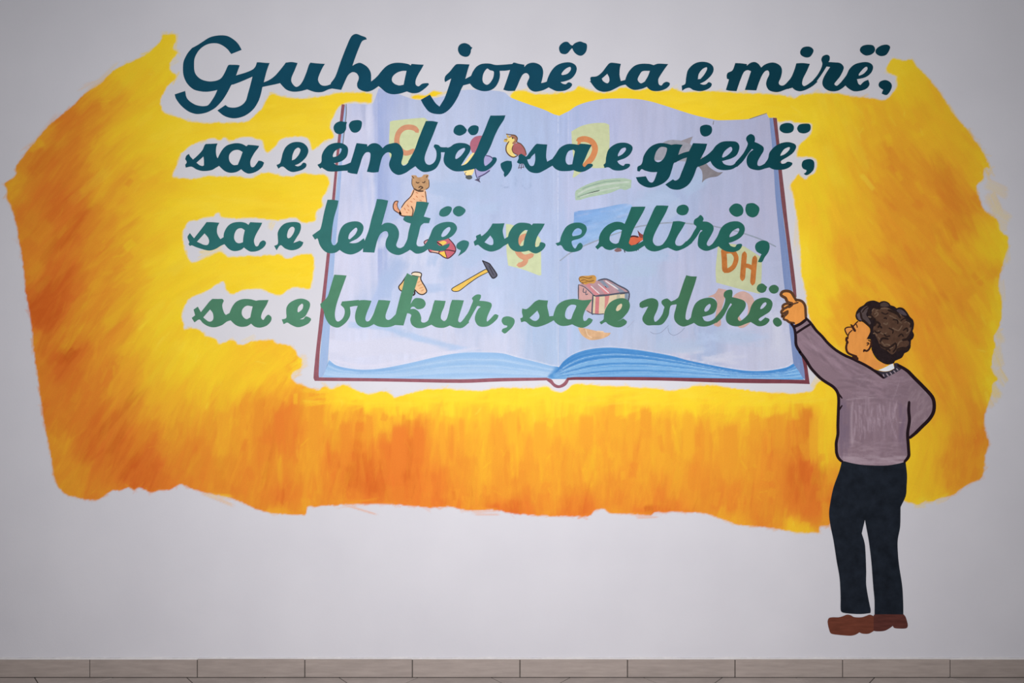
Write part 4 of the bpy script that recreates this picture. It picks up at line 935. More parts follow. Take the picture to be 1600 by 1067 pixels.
# ================================================================== THE LETTERING
# (letter, crop, outline, holes, dots)
LINES = [
 # ---- first line
 ('Gjuha', 1, 'opening word of the first text line', [
  ('G', 'A', "725,235! 690,175 640,130 580,100 500,97 420,115 350,158 300,190 248,218! 205,270 170,340 162,400 165,470 185,530 220,580 270,618 340,635 400,637 460,628 492,620! 470,670 440,720 405,765 375,775 335,775 280,762 225,728 195,690 182,630! 82,663! 95,705 130,755 170,795 220,830 280,850 330,850 385,838 430,818 480,785 540,720 585,650 625,573! 650,562! 670,485! 706,385! 690,380 610,378! 595,385 565,450 535,500 500,525 450,537 400,537 340,520 295,485 272,440 268,370 275,310 310,245 360,200 420,175 490,173 545,195 590,230 625,275!", [], []),
  ('j', 'A', "640,500! 670,482 760,455 830,425 858,395 872,355! 900,355 950,360 993,362! 965,440 938,545! 925,590! 912,650 890,720 850,790 800,840 740,875 670,892 610,888 550,865 492,818! 570,765! 600,785 660,790 720,770 765,725 785,660 805,590 830,492! 720,540 640,570!", [], []),
  ('u', 'A', "925,552! 990,525 1050,480 1110,410 1150,358! 1205,352 1262,362! 1235,430 1205,500 1205,545 1240,588 1275,582 1310,540 1345,460 1370,385 1385,358! 1450,365 1525,370! 1500,410 1465,490 1460,530 1485,570 1530,580 1590,560 1650,510! 1630,600! 1560,615 1500,640 1430,640 1355,615! 1290,632 1220,637 1160,620 1120,585 1095,555! 1040,568 980,580 915,594!", [], []),
  ('h', 'B', "103,605! 105,555! 150,490 200,350 250,220 300,110 345,82 400,100 440,115 450,135! 415,145 395,170 350,280 312,390! 345,370 385,360 430,380 465,410 490,460 492,540! 530,510 575,465! 600,565! 570,580 510,620 455,637 400,625 365,600 358,560 372,520 372,490 350,458 310,450 270,480 240,540 205,620!", [], []),
  ('a', 'B', "545,500! 600,430 650,385 710,362 780,360 850,372 872,385! 882,370! 940,375 998,378! 975,420 940,480 920,530 922,570 950,585 985,560 1040,555 1048,568! 1010,605 950,645 890,652 835,635! 770,655 700,662 640,645 590,605 550,570!", ["833,437! 815,520 805,570! 760,577 715,560 692,530 700,490 740,455 790,438"], [])]),
 ('jonë', 1, 'second word of the first text line', [
  ('j', 'C', "330,375! 310,440 288,520! 268,580! 252,610 212,700 152,790 82,845 12,852 -58,830 -108,770 -138,715! -50,665! 2,745 42,780! 60,750 90,700 130,590 155,510! 95,545! 90,520 100,485 140,445 180,395 210,372", [], ["285,170 325,185 345,207 358,213! 345,235 340,265 320,295 285,302 245,285 222,250 222,210 245,180"]),
  ('o', 'C', "258,580! 280,520! 345,485! 365,440 400,395 450,370 520,367 580,380 650,378 745,370! 740,425! 680,435 620,437! 622,490 605,550 570,600 520,627 460,632 400,615 360,590 335,560!", ["525,430 500,415 470,450 455,500 460,545 490,570 520,560 555,510 565,460 560,440"], []),
  ('n', 'C', "655,618! 690,520 720,430 735,385 755,358 800,368 857,378! 857,400! 890,370 940,358 990,370 1025,400 1038,450 1030,510 1018,555! 1050,548 1085,535! 1105,585! 1080,602 1030,625 960,637 910,615 883,570 888,540 905,500 895,470 870,458 840,475 815,520 790,580 765,630! 700,630", [], []),
  ('ë', 'C', "1070,550! 1085,500 1115,440 1160,390 1220,362 1290,355 1340,375 1360,410 1350,460 1310,510 1255,535 1205,545! 1225,560 1255,565 1280,547 1308,555 1315,575 1290,605 1240,628 1170,632 1120,612 1080,590!", ["1300,400 1302,430 1270,465 1225,478! 1212,470 1230,440 1265,410"],
   ["1190,220 1205,185 1240,160 1275,160 1300,185 1320,195! 1320,215! 1300,235 1275,265 1245,277 1205,265", "1318,195! 1345,170 1390,155 1425,165 1455,180 1458,220 1445,260 1410,290 1370,285 1335,255 1315,215!"])]),
 ('sa', 1, 'word between jonë and e on the first text line', [
  ('s', 'D', "125,540! 140,535 137,510 145,495 200,488 250,450 300,385 330,360 380,362 430,370! 420,420 418,480 430,535! 480,522! 495,565! 430,580 370,610 320,632 260,638 205,620 165,580 140,545", ["300,465! 318,500 320,535 305,555 285,552 260,535 247,512!"], []),
  ('a', 'D', "465,560! 480,500 510,440 560,390 620,370 700,370 745,382! 790,368 885,372! 850,420 810,480 790,520 795,565 820,578 840,555 870,542 900,555 895,580 860,610 800,630 740,630 705,615 680,590! 630,610 560,620 510,600", ["710,437! 690,490 660,540! 625,557 600,540 592,515 610,475 640,440"], [])]),
 ('e', 1, 'single letter before mirë on the first text line', [
  ('e', 'D', "1015,580! 1050,560 1058,500 1075,430 1120,380 1170,355 1230,350 1285,365 1318,400 1318,445 1290,490 1240,535 1190,560! 1220,570 1250,565 1275,545 1303,560 1295,590 1260,615 1200,632 1130,622 1090,600 1050,608 1020,628!", ["1255,402 1258,425 1230,475 1195,515! 1170,517! 1180,465 1215,420"], [])]),
 ('mirë', 1, 'last word of the first text line', [
  ('m', 'E', "-37,620! -7,520! -27,512! -29,480 -17,455 28,430 53,362! 110,365 165,372! 163,388! 200,360 240,352 275,370 302,405! 340,375 400,357 450,365 490,395 502,440 490,500 470,550 485,575 520,575 560,540! 600,600! 540,615 480,637 430,640 375,620 350,570 358,520 380,470 370,435 340,440 310,480 280,550 255,625! 145,620! 175,530 205,440! 170,430 135,450 100,530 65,632! 0,628", [], []),
  ('i', 'E', "545,555! 590,500 620,430 640,365! 700,362 770,370! 740,440 705,510 695,560 712,583 745,570 800,530! 845,540! 800,580 740,615 680,633 630,622 598,595! 560,612!", [], ["740,203 780,210 805,240 790,280 765,305 725,307 685,285 677,250 700,215"]),
  ('r', 'E', "785,545! 840,480 875,420 890,370 880,330 895,295 935,282 960,300 958,335 948,352! 1000,355 1060,362 1093,395 1090,430 1060,490 1020,540 1005,565 1030,580 1070,545! 1115,500! 1120,570! 1080,605 1030,630 970,632 920,610 892,570 895,520 925,460 965,400! 930,395! 890,460 840,530 800,578!", [], []),
  ('ë', 'E', "1070,545! 1120,480 1150,420 1200,375 1270,355 1330,355 1370,380 1375,420 1350,465 1300,500 1222,518! 1235,560 1255,574! 1290,540 1330,522! 1342,570 1310,610 1250,630 1190,632 1140,605 1105,572!", ["1320,400 1322,425 1285,465 1240,485! 1240,468 1270,430 1300,402"],
   ["1250,240 1265,205 1310,187 1370,190 1393,215 1392,250 1360,280 1310,290 1270,270", "1400,245 1420,215 1460,192 1510,185 1540,205 1530,245 1500,285 1450,295 1410,275"]),
  (',', 'E', "1430,570 1445,540 1495,525 1540,545 1558,580 1545,625 1515,665 1490,668 1460,655! 1465,640 1475,620! 1440,595", [], [])]),
 # ---- second line
 ('sa', 2, 'opening word of the second text line', [
  ('s', '2A', "60,570! 75,545 60,515! 70,485 95,465! 108,490 135,520! 180,480 225,430 245,385 258,370! 310,368 370,365! 358,400 355,450 362,490 375,512! 390,500! 405,570! 360,595 310,622 230,630 170,615 120,588 65,597!", ["235,490! 240,530 240,575! 225,582 195,572 168,550!"], []),
  ('a', '2A', "368,520! 390,470 425,415 470,380 540,363 600,368 648,392! 665,378! 720,382 770,388! 760,410 725,455 690,520 685,560 695,590 720,590 745,560 765,530! 795,535 818,550! 800,590 760,625 720,645 670,655 630,640 598,613! 550,640 490,647 440,630 400,595 370,560", ["612,447! 590,510 565,570! 525,573 495,550 480,515 485,470 520,435 570,427"], [])]),
 ('e', 2, 'single letter before ëmbël on the second text line', [
  ('e', '2A', "937,572! 970,555 985,510 1000,450 1030,395 1080,360 1135,350 1190,360 1230,395 1243,440 1225,490 1190,530 1150,560 1112,575! 1140,585 1170,575 1195,550 1222,560 1220,590 1180,620 1100,640 1050,625 1005,590 980,590 955,608!", ["1155,408 1168,430 1150,475 1115,515 1085,528! 1090,480 1110,430 1135,408"], [])]),
 ('ëmbël', 2, 'word crossing the left cover on the second text line', [
  ('ë', '2B', "38,570! 75,545 80,480 105,425 150,380 210,360 270,362 320,390 333,430 320,490 280,530 225,550 197,555! 215,570 240,575 300,570 365,545! 345,628! 290,628 210,635 140,632 100,610 80,598 65,608!", ["245,415 270,415 262,450 230,485 190,497! 185,480 205,440"],
   ["255,152 300,158 322,158! 315,190 312,230 290,262 250,277 210,260 193,215 210,175", "340,195 360,155 400,142 440,142 465,160 460,210 440,245 405,262 365,250"]),
  ('m', '2B', "326,640! 360,540 385,460 405,390 415,362! 470,368 515,373! 518,395! 550,370 590,362 630,375 665,410! 700,380 750,365 800,360 840,390 862,440 860,490 845,550 860,577 890,570 930,520! 985,580! 940,610 880,650 815,668 760,640 730,590 728,550 745,500 748,465 720,450 690,462 660,500 640,570 625,640! 570,645 513,637! 540,540 548,470 535,450 500,455 470,500 445,580 420,660! 360,652", [], []),
  ('b', '2B', "910,540! 970,430 1010,320 1050,220 1080,150! 1140,150 1197,160! 1185,190 1150,280 1105,390 1075,470 1068,520 1085,560 1120,570 1160,545 1180,500 1180,440 1155,395! 1165,375 1200,380 1225,400 1285,402! 1275,450! 1225,450! 1225,500 1210,550 1180,600 1130,630 1060,640 1010,615 970,580 930,600!", [], []),
  ('ë', '2B', "1265,408! 1310,400 1350,372 1400,360 1460,365 1500,385 1510,410 1500,450 1460,510 1418,575! 1440,580 1480,560 1530,510! 1585,540! 1565,605! 1500,620 1430,632 1360,632 1310,610 1265,570 1250,520 1262,450!", ["1450,408 1455,430 1420,480 1380,512 1363,510 1370,470 1400,430"],
   ["1345,250 1360,205 1400,185 1440,195 1475,235! 1460,265 1410,290 1365,278", "1483,235 1510,200 1550,190 1585,205 1583,250 1560,280 1520,285 1495,265"]),
  ('l', '2C', "500,578! 545,560 590,510 640,430 680,330 720,240 755,150 778,97! 850,97 922,95! 905,140 860,210 820,290 780,390 745,460 720,500 715,540 725,580 755,565 790,530 800,497! 830,500 838,525 820,560 780,600 730,630 680,633 645,615 620,590 560,620 500,626!", [], []),
  (',', '2C', "875,575 880,555 930,532 980,535! 985,580 975,620 945,665 915,690! 905,665 908,645 885,610", [], [])]),
 ('sa', 2, 'word touching the little bird on the second text line', [
  ('s', '2D', "108,545! 125,510 125,480 150,463! 175,478 200,490 230,450 280,385 300,368! 350,372 400,375! 392,440 390,500 400,540! 445,515! 475,565! 430,590 370,625 310,650 240,640 195,600 170,560 140,562! 120,555", ["282,460! 285,520 270,575 240,580 220,555 207,520! 235,512 250,490"], []),
  ('a', '2D', "440,525! 480,470 520,410 580,375 640,370 700,378! 720,368 780,372 828,380! 800,430 765,510 740,570 760,590 790,562 830,562 838,580 810,605 760,632 710,640 650,622! 610,630 530,630 480,610 445,570", ["650,425! 665,440 655,490 640,565! 600,568 578,540 580,490 605,440"], [])]),
 ('e', 2, 'single letter beside card D on the second text line', [
  ('e', '2D', "940,570! 960,550 965,500 985,430 1030,385 1090,360 1160,360 1210,385 1220,420 1195,470 1150,505 1095,525 1073,535! 1090,560 1130,580 1150,562 1190,562 1195,580 1170,605 1110,625 1040,622 990,595 950,600!", ["1150,405 1155,430 1120,470 1080,490! 1080,470 1110,420"], [])]),
 ('gjerë', 2, 'last word of the second text line', [
  ('g', '2E', "-212,630! -209,590 -177,570 -162,540 -152,490 -117,430 -67,385 0,362 60,365 115,378! 160,372 225,378! 200,420 180,480! 165,545! 140,555 120,620 95,690 50,740 -20,775 -90,790 -150,775 -200,740 -225,690! -130,680! -100,730 -67,740 -45,710 -20,640! -80,640 -140,625 -170,612 -190,635!", ["68,405 73,430 53,490 23,530 -12,545 -42,530 -47,500 -27,440 13,400"], []),
  ('j', '2E', "160,485! 230,455 285,440! 325,362! 390,365 460,368! 440,430 395,515! 385,580! 360,600 330,680 290,750 240,790 180,810 110,800 57,760! 130,710! 155,722 190,700 215,640 255,540 265,500! 220,515 150,550!", [], ["390,230 400,200 445,185 490,195 507,225 500,265 470,292 430,298 400,275"]),
  ('e', '2E', "375,590! 390,520! 460,475 510,430 545,385 600,350 670,343 740,350 768,385 765,430 740,480 690,510 640,525 603,535! 620,560 660,575 710,570 760,520! 795,545! 740,590 690,615 620,622 560,610 515,575 490,535! 440,565", ["690,398 700,430 660,475 615,500 603,495 620,450 655,415"], []),
  ('r', '2E', "730,548! 800,470 840,400 850,365 835,330 840,300 875,275 910,290 920,325 915,350! 960,370 1000,400 1000,440 970,490 945,540 945,575 970,580 1010,560 1045,530! 1085,590! 1020,605 960,622 900,615 860,595 840,555 842,500 870,450 905,425! 890,418! 860,455 800,540 745,592!", [], []),
  ('ë', '2E', "1015,555! 1045,510 1060,450 1110,395 1170,362 1240,352 1300,370 1315,400 1290,450 1240,490 1180,525 1158,545! 1180,560 1210,555 1235,540 1275,550 1275,570 1240,600 1180,618 1100,615 1050,592!", ["1250,400 1250,425 1210,465 1165,485! 1165,470 1200,420"],
   ["1155,220 1170,185 1220,168 1270,175 1293,205 1285,245 1250,265 1200,265 1165,245", "1325,215 1345,185 1390,175 1440,178 1455,205 1445,245 1400,268 1350,262 1330,240"]),
  (',', '2E', "1368,570 1385,530 1440,515 1480,530 1490,570 1480,620 1440,660 1410,670 1388,657! 1410,640 1415,622! 1380,605", [], [])]),
 # ---- third line
 ('sa', 3, 'opening word of the third text line', [
  ('s', '3A', "92,565! 100,545! 82,495 105,457! 130,490 145,507! 190,450 240,385 265,352! 320,352 388,358! 368,400 365,450 380,490 398,515! 440,490! 445,560! 400,580 350,610 290,625 220,610 160,590 125,575 105,580!", ["245,460! 280,500 290,540 275,570 240,570 205,555 172,540!"], []),
  ('a', '3A', "428,505! 435,450 470,390 520,358 590,350 640,360 668,378! 685,352! 740,355 800,358! 780,400 740,470 720,530 735,580 760,580 780,545 810,527 835,545 828,575 800,605 750,630 690,635 650,615 625,595! 590,620 530,630 480,610 438,565!", ["633,430! 620,490 615,545! 580,555 550,545 530,510 535,460 560,420 600,410"], [])]),
 ('e', 3, 'single letter before lehtë on the third text line', [
  ('e', '3A', "915,580! 950,560 950,500 950,450 980,395 1030,360 1110,350 1160,362 1172,400 1160,450 1130,500 1098,552! 1120,545 1160,530! 1195,545! 1180,580 1140,610 1080,622 1020,605 985,575 965,580 938,622!", ["1100,398 1112,420 1100,460 1070,500 1045,505 1038,480 1050,430 1075,400"], [])]),
 ('lehtë', 3, 'word crossing the left cover on the third text line', [
  ('l', '3B', "-12,478! 40,440 65,420 80,370 100,270 120,190 135,137! 185,137 240,145! 230,200 200,300 185,380 175,450 170,530 185,570 210,570 240,530! 275,600! 250,620 210,645 150,650 100,625 60,570 40,510 15,520!", [], []),
  ('e', '3B', "232,545! 240,480 265,410 310,365 380,345 440,350 475,380 480,420 460,470 420,510 370,535 343,550! 380,555 430,545 485,505! 500,565! 470,610 420,645 360,663 300,650 245,615!", ["410,405 422,425 400,470 350,517! 335,510 345,465 380,425"], []),
  ('h', '3B', "475,640! 478,565! 500,510 530,430 560,310 590,210 610,130! 660,133 718,145! 705,200 680,290 655,380! 690,360 740,360 790,385 820,440 818,500 795,570 810,595 840,600 880,575! 925,540! 945,605! 890,640 820,668 750,650 705,610 692,570 700,520 718,480 710,445 680,440 640,470 610,540 585,645!", [], []),
  ('t', '3B', "865,590! 900,520 915,440 935,365! 890,350 862,330! 870,305 900,292 950,300! 975,230 990,155! 1050,155 1110,165! 1090,220 1060,298! 1125,315! 1110,362! 1060,362! 1030,390 1010,470 990,550 1000,580 1040,585 1080,570! 1125,590! 1060,640 990,655 940,625 905,605!", [], []),
  ('ë', '3B', "1055,585! 1090,540 1120,480 1150,410 1200,370 1270,350 1340,355 1375,390 1375,430 1340,480 1280,515 1215,530 1185,540 1200,570 1230,580 1260,572 1310,555! 1300,590 1250,625 1180,628 1120,615 1080,605!", ["1310,400 1315,425 1280,475 1240,495 1228,480 1250,435 1285,405"],
   ["1208,265 1225,230 1280,200 1325,208 1325,245 1295,285 1250,300 1215,290", "1340,240 1365,205 1410,198 1455,225 1460,250 1430,285 1390,298 1350,275"]),
  (',', '3B', "1372,580 1390,550 1440,525 1490,540 1490,580 1460,630 1420,660 1388,680! 1412,635 1415,622! 1380,605", [], [])]),
 ('sa', 3, 'word over card Ç on the third text line', [
  ('s', '3C', "308,540! 335,515 332,485 375,465! 385,485 430,450 470,400 490,365! 550,365 605,362! 588,430 595,480 605,512! 650,485! 655,550! 600,580 550,615 480,635 420,620 375,590 350,570 320,580!", ["468,480! 495,520 495,565 470,572 440,560 412,545!"], []),
  ('a', '3C', "638,495! 650,450 690,390 740,360 800,358 850,368 865,382! 880,365! 940,365 992,367! 970,410 920,490 900,560 905,590 935,580 950,545 990,555 998,580 970,620 920,650 880,648 838,625! 790,635 720,635 670,610 640,560", ["828,428! 800,500 785,575! 760,582 742,560 740,510 760,465 800,430"], [])]),
 ('e', 3, 'single letter on the painted sea on the third text line', [
  ('e', '3D', "110,555! 150,540 160,500 185,440 220,390 280,360 350,358 400,385 410,430 385,480 340,510 285,525 265,540 275,580 300,605 325,565 350,550 372,575 360,610 320,632 260,640 200,620 165,575 130,580!", ["330,410 362,430 355,465 320,480 275,487! 270,465 295,425"], [])]),
 ('dlirë', 3, 'last word of the third text line', [
  ('d', '3D', "492,590! 525,550 530,490 560,430 610,380 680,350 740,352 775,368! 800,310 840,205! 900,203 975,203! 955,250 910,330 870,400 840,470 815,550! 830,575 860,570 900,560 955,530! 970,575! 930,600 880,628 800,635 750,610 700,600 640,620 590,610 555,585 515,615!", ["748,428! 735,490 715,550! 690,560 655,550 630,520 640,470 680,435 720,422"], []),
  ('l', '3D', "952,545! 950,490 970,420 1010,330 1060,220 1080,192! 1140,192 1197,195! 1170,260 1110,370 1060,470 1045,530 1065,570 1100,580 1140,565 1175,525! 1215,590! 1160,605 1090,630 1030,630 980,600", [], []),
  ('i', '3D', "1135,572! 1180,510 1215,430 1240,345! 1300,342 1360,355! 1330,410 1280,490 1260,545 1275,575 1320,575 1365,535! 1425,550! 1370,590 1320,615 1270,628 1220,610 1185,592!", [], ["1272,240 1290,200 1340,183 1380,200 1390,235 1370,275 1325,287 1285,270"]),
  ('r', '3E', "365,555! 420,500 455,440 480,395 455,370 460,330 495,305 520,283 548,315 540,345! 590,350 635,380 645,420 625,470 585,540 580,570 605,580 650,545! 695,495! 700,580! 640,610 580,628 530,615 495,580 495,520 510,460 540,432! 520,428! 490,480 440,545 395,585!", [], []),
  ('ë', '3E', "635,558! 680,490 710,420 750,375 810,348 880,345 930,375 945,420 930,470 890,510 830,540 790,552! 810,580 850,590 870,565 910,560 918,580 890,620 830,640 760,630 715,605 690,580!", ["880,410 892,425 875,460 835,485 798,497! 800,475 830,435"],
   ["793,230 820,190 860,172 905,185 930,225 925,270 900,292 860,300 815,275", "950,235 960,185 980,172 1030,170 1075,200 1085,235 1065,285 1020,307 970,285"]),
  (',', '3E', "1043,590 1060,550 1110,528 1165,540 1183,585 1170,640 1135,690 1110,735 1070,735! 1085,700 1105,660! 1060,635", [], [])]),
 # ---- fourth line
 ('sa', 4, 'opening word of the fourth text line', [
  ('s', '4A', "92,595! 125,570! 110,515! 150,487! 165,515 180,540! 220,490 260,440 290,412! 350,413 385,413 400,430! 385,470 390,510 405,550 420,567! 470,540! 480,615! 430,630 380,665 310,685 250,675 200,645 165,610 118,638!", ["268,513! 295,550 300,600 285,625 255,630 225,610 202,590!"], []),
  ('a', '4A', "448,565! 480,490 520,440 580,415 650,415 710,430! 740,425 830,423! 810,470 770,540 758,590 780,615 805,580 830,565 858,590 850,630 810,670 750,688 700,680 662,650! 620,675 560,680 510,660 465,618!", ["678,485! 665,540 655,590! 620,607 590,590 572,555 580,510 620,478"], [])]),
 ('e', 4, 'single letter before bukur on the fourth text line', [
  ('e', '4A', "957,610! 1000,595 1000,540 1005,490 1040,445 1110,413 1170,413 1220,440 1228,480 1210,530 1180,580 1130,610! 1165,605 1190,580 1235,600 1235,620 1210,650 1150,678 1100,683 1045,660 1010,640 975,655!", ["1150,458 1163,470 1155,510 1120,540 1108,535 1115,490"], [])]),
 ('bukur', 4, 'word crossing the left cover on the fourth text line', [
  ('b', '4B', "65,460! 80,450 120,410 140,380 170,280 200,180! 260,183 318,188! 300,240 260,350 220,470 205,560 215,615 240,630 280,600 300,550 295,505 262,470! 275,437! 330,432 435,422! 450,480! 400,480 350,490! 355,550 340,600 300,650 240,687 180,675 140,640 110,580 95,520 70,490!", [], []),
  ('u', '4B', "415,430! 480,423 558,430! 540,480 515,540 498,600 510,628 540,620 575,560 600,490 625,423! 680,425 740,430! 720,490 695,560 695,600 720,615 750,600 790,560! 805,655! 740,680 680,685 620,675 580,655! 530,680 470,685 420,655 400,600 405,540 425,480!", [], []),
  ('k', '4B', "778,610! 800,520 830,400 860,290 875,220 900,165! 940,185 1010,200! 985,280 960,360 935,450 930,465! 970,410 1020,405 1060,420 1078,460 1055,500 1000,512 970,490 945,490 930,510! 975,510 1015,540 1035,590 1035,630 1065,640 1100,620 1130,565! 1155,650! 1110,670 1050,692 990,690 945,660 930,610 940,570 925,555 900,550! 885,600 865,668! 780,663!", [], []),
  ('u', '4B', "1105,610! 1135,530 1150,470 1165,425! 1215,428 1270,432! 1255,490 1230,550 1225,600 1255,625 1280,605 1300,540 1315,470 1332,422! 1390,423 1445,427! 1430,480 1405,560 1390,620 1410,638 1440,610 1475,560! 1495,640! 1430,690 1360,688 1310,668! 1250,690 1180,685 1125,655!", [], []),
  ('r', '4C', "530,600! 570,530 595,470 610,430 600,405 640,372 683,373 685,400! 670,430! 730,435 780,450 790,480 770,530 745,590 745,630 780,600 820,560 855,570! 845,600 800,645 750,675 690,680 650,660 628,610 635,560 660,510 685,488! 655,480 640,500 600,570 560,640 510,687!", [], []),
  (',', '4C', "885,625 900,590 950,580 1000,600 1010,635 990,680 950,720 915,745 885,725! 895,700 935,685 940,670! 905,660", [], [])]),
 ('sa', 4, 'word left of the gift box on the fourth text line', [
  ('s', '4D', "140,600! 165,585 157,540 160,505! 200,510 240,480 280,440 320,420! 360,425 408,428! 400,480 410,530 420,580! 465,575! 490,600! 450,625 380,660 300,682 240,668 190,630 150,637!", ["305,525! 325,570 320,600 295,622 265,620 230,595!"], []),
  ('a', '4D', "452,600! 470,530 500,470 560,430 640,413 690,415! 740,425 830,418! 810,450 770,510 745,580 750,620 775,620 800,595 838,612! 825,640 790,670 740,690 690,680 640,657! 590,670 530,670 480,640", ["660,468! 680,480 650,550 630,605! 600,608 575,590 572,550 590,500 625,470"], [])]),
 ('e', 4, 'single letter over the gift box on the fourth text line', [
  ('e', '4D', "903,635! 940,610 945,570 960,510 1000,450 1060,415 1130,405 1180,430 1195,480 1180,530 1150,570 1110,610 1072,628! 1100,618 1130,600! 1165,630 1150,660 1100,685 1040,680 985,655 960,635 918,658!", ["1110,458 1120,475 1105,510 1075,530 1060,520 1075,480"], [])]),
 ('vlerë', 4, 'last word of the fourth text line by the finger', [
  ('v', '4E', "57,490! 60,450 110,420 170,405 220,420 238,460 225,520 195,590 205,632 240,610 275,560 290,510 295,490 268,455 275,425 320,408 350,428 370,440 420,405! 405,465! 360,475 345,510 335,570 300,630 260,662 190,665 130,665 90,630 85,590 110,540 140,485! 100,495 80,500", [], []),
  ('l', '4E', "350,440! 400,420 430,395 450,340 480,250 505,185! 550,195 607,197! 590,260 560,350 530,440 505,530 498,600 520,615 550,590 575,550! 585,640! 540,660 480,678 430,660 395,620 388,570 405,500 410,465 375,468!", [], []),
  ('e', '4E', "548,600! 565,520 595,455 650,415 730,400 780,420 802,460 790,520 760,555 700,575 660,585! 680,620 720,628 770,605 815,555! 855,590! 810,630 740,665 680,678 620,670 570,635!", ["730,460 740,480 720,520 690,535 678,520 695,485"], []),
  ('r', '4E', "785,590! 850,510 875,450 880,410 865,385 870,350 900,328 940,325 950,350 945,395! 1010,410 1060,430 1078,465 1065,510 1020,570 1000,600 1020,625 1060,600 1105,555! 1135,630! 1080,650 1010,675 940,668 895,635 885,580 905,520 945,465! 930,455 900,510 860,580 795,645!", [], []),
  ('ë', '4E', "1075,600! 1110,540 1130,480 1170,425 1240,400 1300,410 1330,440 1332,480 1310,530 1270,560 1220,590! 1200,610 1220,625 1265,590! 1302,605 1300,630 1260,665 1200,675 1150,650 1105,622!", ["1270,445 1275,465 1245,500 1218,510 1220,490 1245,455"],
   ["1182,310 1200,275 1240,265 1282,298! 1265,340 1230,355 1195,340", "1298,315 1320,285 1360,278 1393,305 1385,345 1350,362 1315,350"]),
  ('.', '4E', "1337,630 1350,600 1385,592 1420,625 1420,660 1385,680 1355,665", [], [])]),
]
ORD = {1: 'first', 2: 'second', 3: 'third', 4: 'fourth'}
TONE = {1: ('dark teal', [(300, 7, 56, 71), (540, 18, 68, 90), (840, 16, 66, 86), (1250, 3, 50, 63)], 115),
        2: ('teal', [(330, 18, 68, 82), (760, 24, 82, 94), (1150, 8, 61, 69)], 240),
        3: ('green teal', [(330, 40, 98, 98), (640, 54, 114, 110), (1100, 32, 92, 82)], 370),
        4: ('leaf green', [(343, 70, 118, 93), (525, 86, 140, 112), (1075, 62, 108, 80)], 490)}
for wi, (word, ln, where, letters) in enumerate(LINES):
    allp = [q for l in letters for q in pts(l[2], l[1])]
    x0, x1 = min(q[0] for q in allp), max(q[0] for q in allp); yb = max(q[1] for q in allp)
    nm, stops, ym = TONE[ln]
    refl = np.array([paint_rgb(q[1:], (q[0], ym)) for q in stops])
    rgb = tuple(np.interp((x0 + x1) / 2, [q[0] for q in stops], refl[:, k]) for k in range(3))
    mat = paint_mat('lettering_paint', rgb, amp=.07, scale=14)
    kind = 'painted letter' if len(letters) == 1 else 'painted word'
    th = Thing('painted_letter' if len(letters) == 1 else 'painted_word', '%s painted script "%s", %s' % (nm, word, where), kind, ((x0 + x1) / 2, yb), 'words of the %s text line' % ORD[ln])
    for li, (ch, crop, outl, holes, dots) in enumerate(letters):
        dz = 0.0021 + 0.00012 * (li % 2)
        name = {',': 'comma', '.': 'full_stop'}.get(ch, 'letter')
        o = film(name, [[smooth(pts(outl, crop))] + [smooth(pts(h, crop)) for h in holes]], dz, mat, th)
        for d in dots:
            film('dot', [[smooth(pts(d, crop))]], dz, mat, th, parent=o)

# ================================================================== THE PAINTED PERSON
per = Thing('painted_person', 'painted curly haired person in mauve sweater and dark trousers pointing at the text', 'painted person', (1355, 993))
Y0 = 0.0024
blk = paint_mat('black_outline_paint', paint_rgb((30, 18, 24), (1380, 620)), amp=.15)
navy = paint_mat('navy_trouser_paint', paint_rgb((22, 27, 35), (1355, 840)), amp=.35, scale=20)
film('trousers', [[smooth(pts("""1315.5,718! 1311,736 1302,761 1297,785 1295,802 1297,820 1302,844.5 1307,877 1311.5,903 1313,932 1313,951 1315,956 1324.5,958 1344,959 1359.5,957.5! 1360,952.6 1357,938 1353,913.6 1353,892.5 1352,864 1350.5,848
  1346,833! 1351,811.7! 1354,828 1357,844.5 1361,877 1364,916 1366,938 1366,960! 1411,960! 1410.6,938 1409,913.6 1404,881 1402,855 1402.5,841 1406,822 1406.6,792! 1414.7,774.6 1416,760 1416.7,742 1414,718!"""))]], Y0, navy, per)
film('shoe', [[smooth(pts("325,690 335,650 370,640 430,640 470,630 510,615 545,620 580,638 650,640 700,625 730,615 772,630! 778,700 770,770! 720,797 660,797 630,785! 590,808 540,817 440,810 360,797 340,760", 'P5'))]], Y0 + .0001,
     paint_mat('brown_shoe_paint', paint_rgb((86, 46, 35), (1325, 977)), amp=.22, stretch=(.4, 1, 2)), per)
film('shoe', [[smooth(pts("768,620! 780,612 1055,612! 1075,640 1095,715 1080,745 1010,748 965,742 950,722! 920,745 870,770 800,775 766,770!", 'P5'))]], Y0 + .0002,
     paint_mat('dark_brown_shoe_paint', paint_rgb((68, 37, 33), (1390, 972)), amp=.25, stretch=(.4, 1, 2)), per)
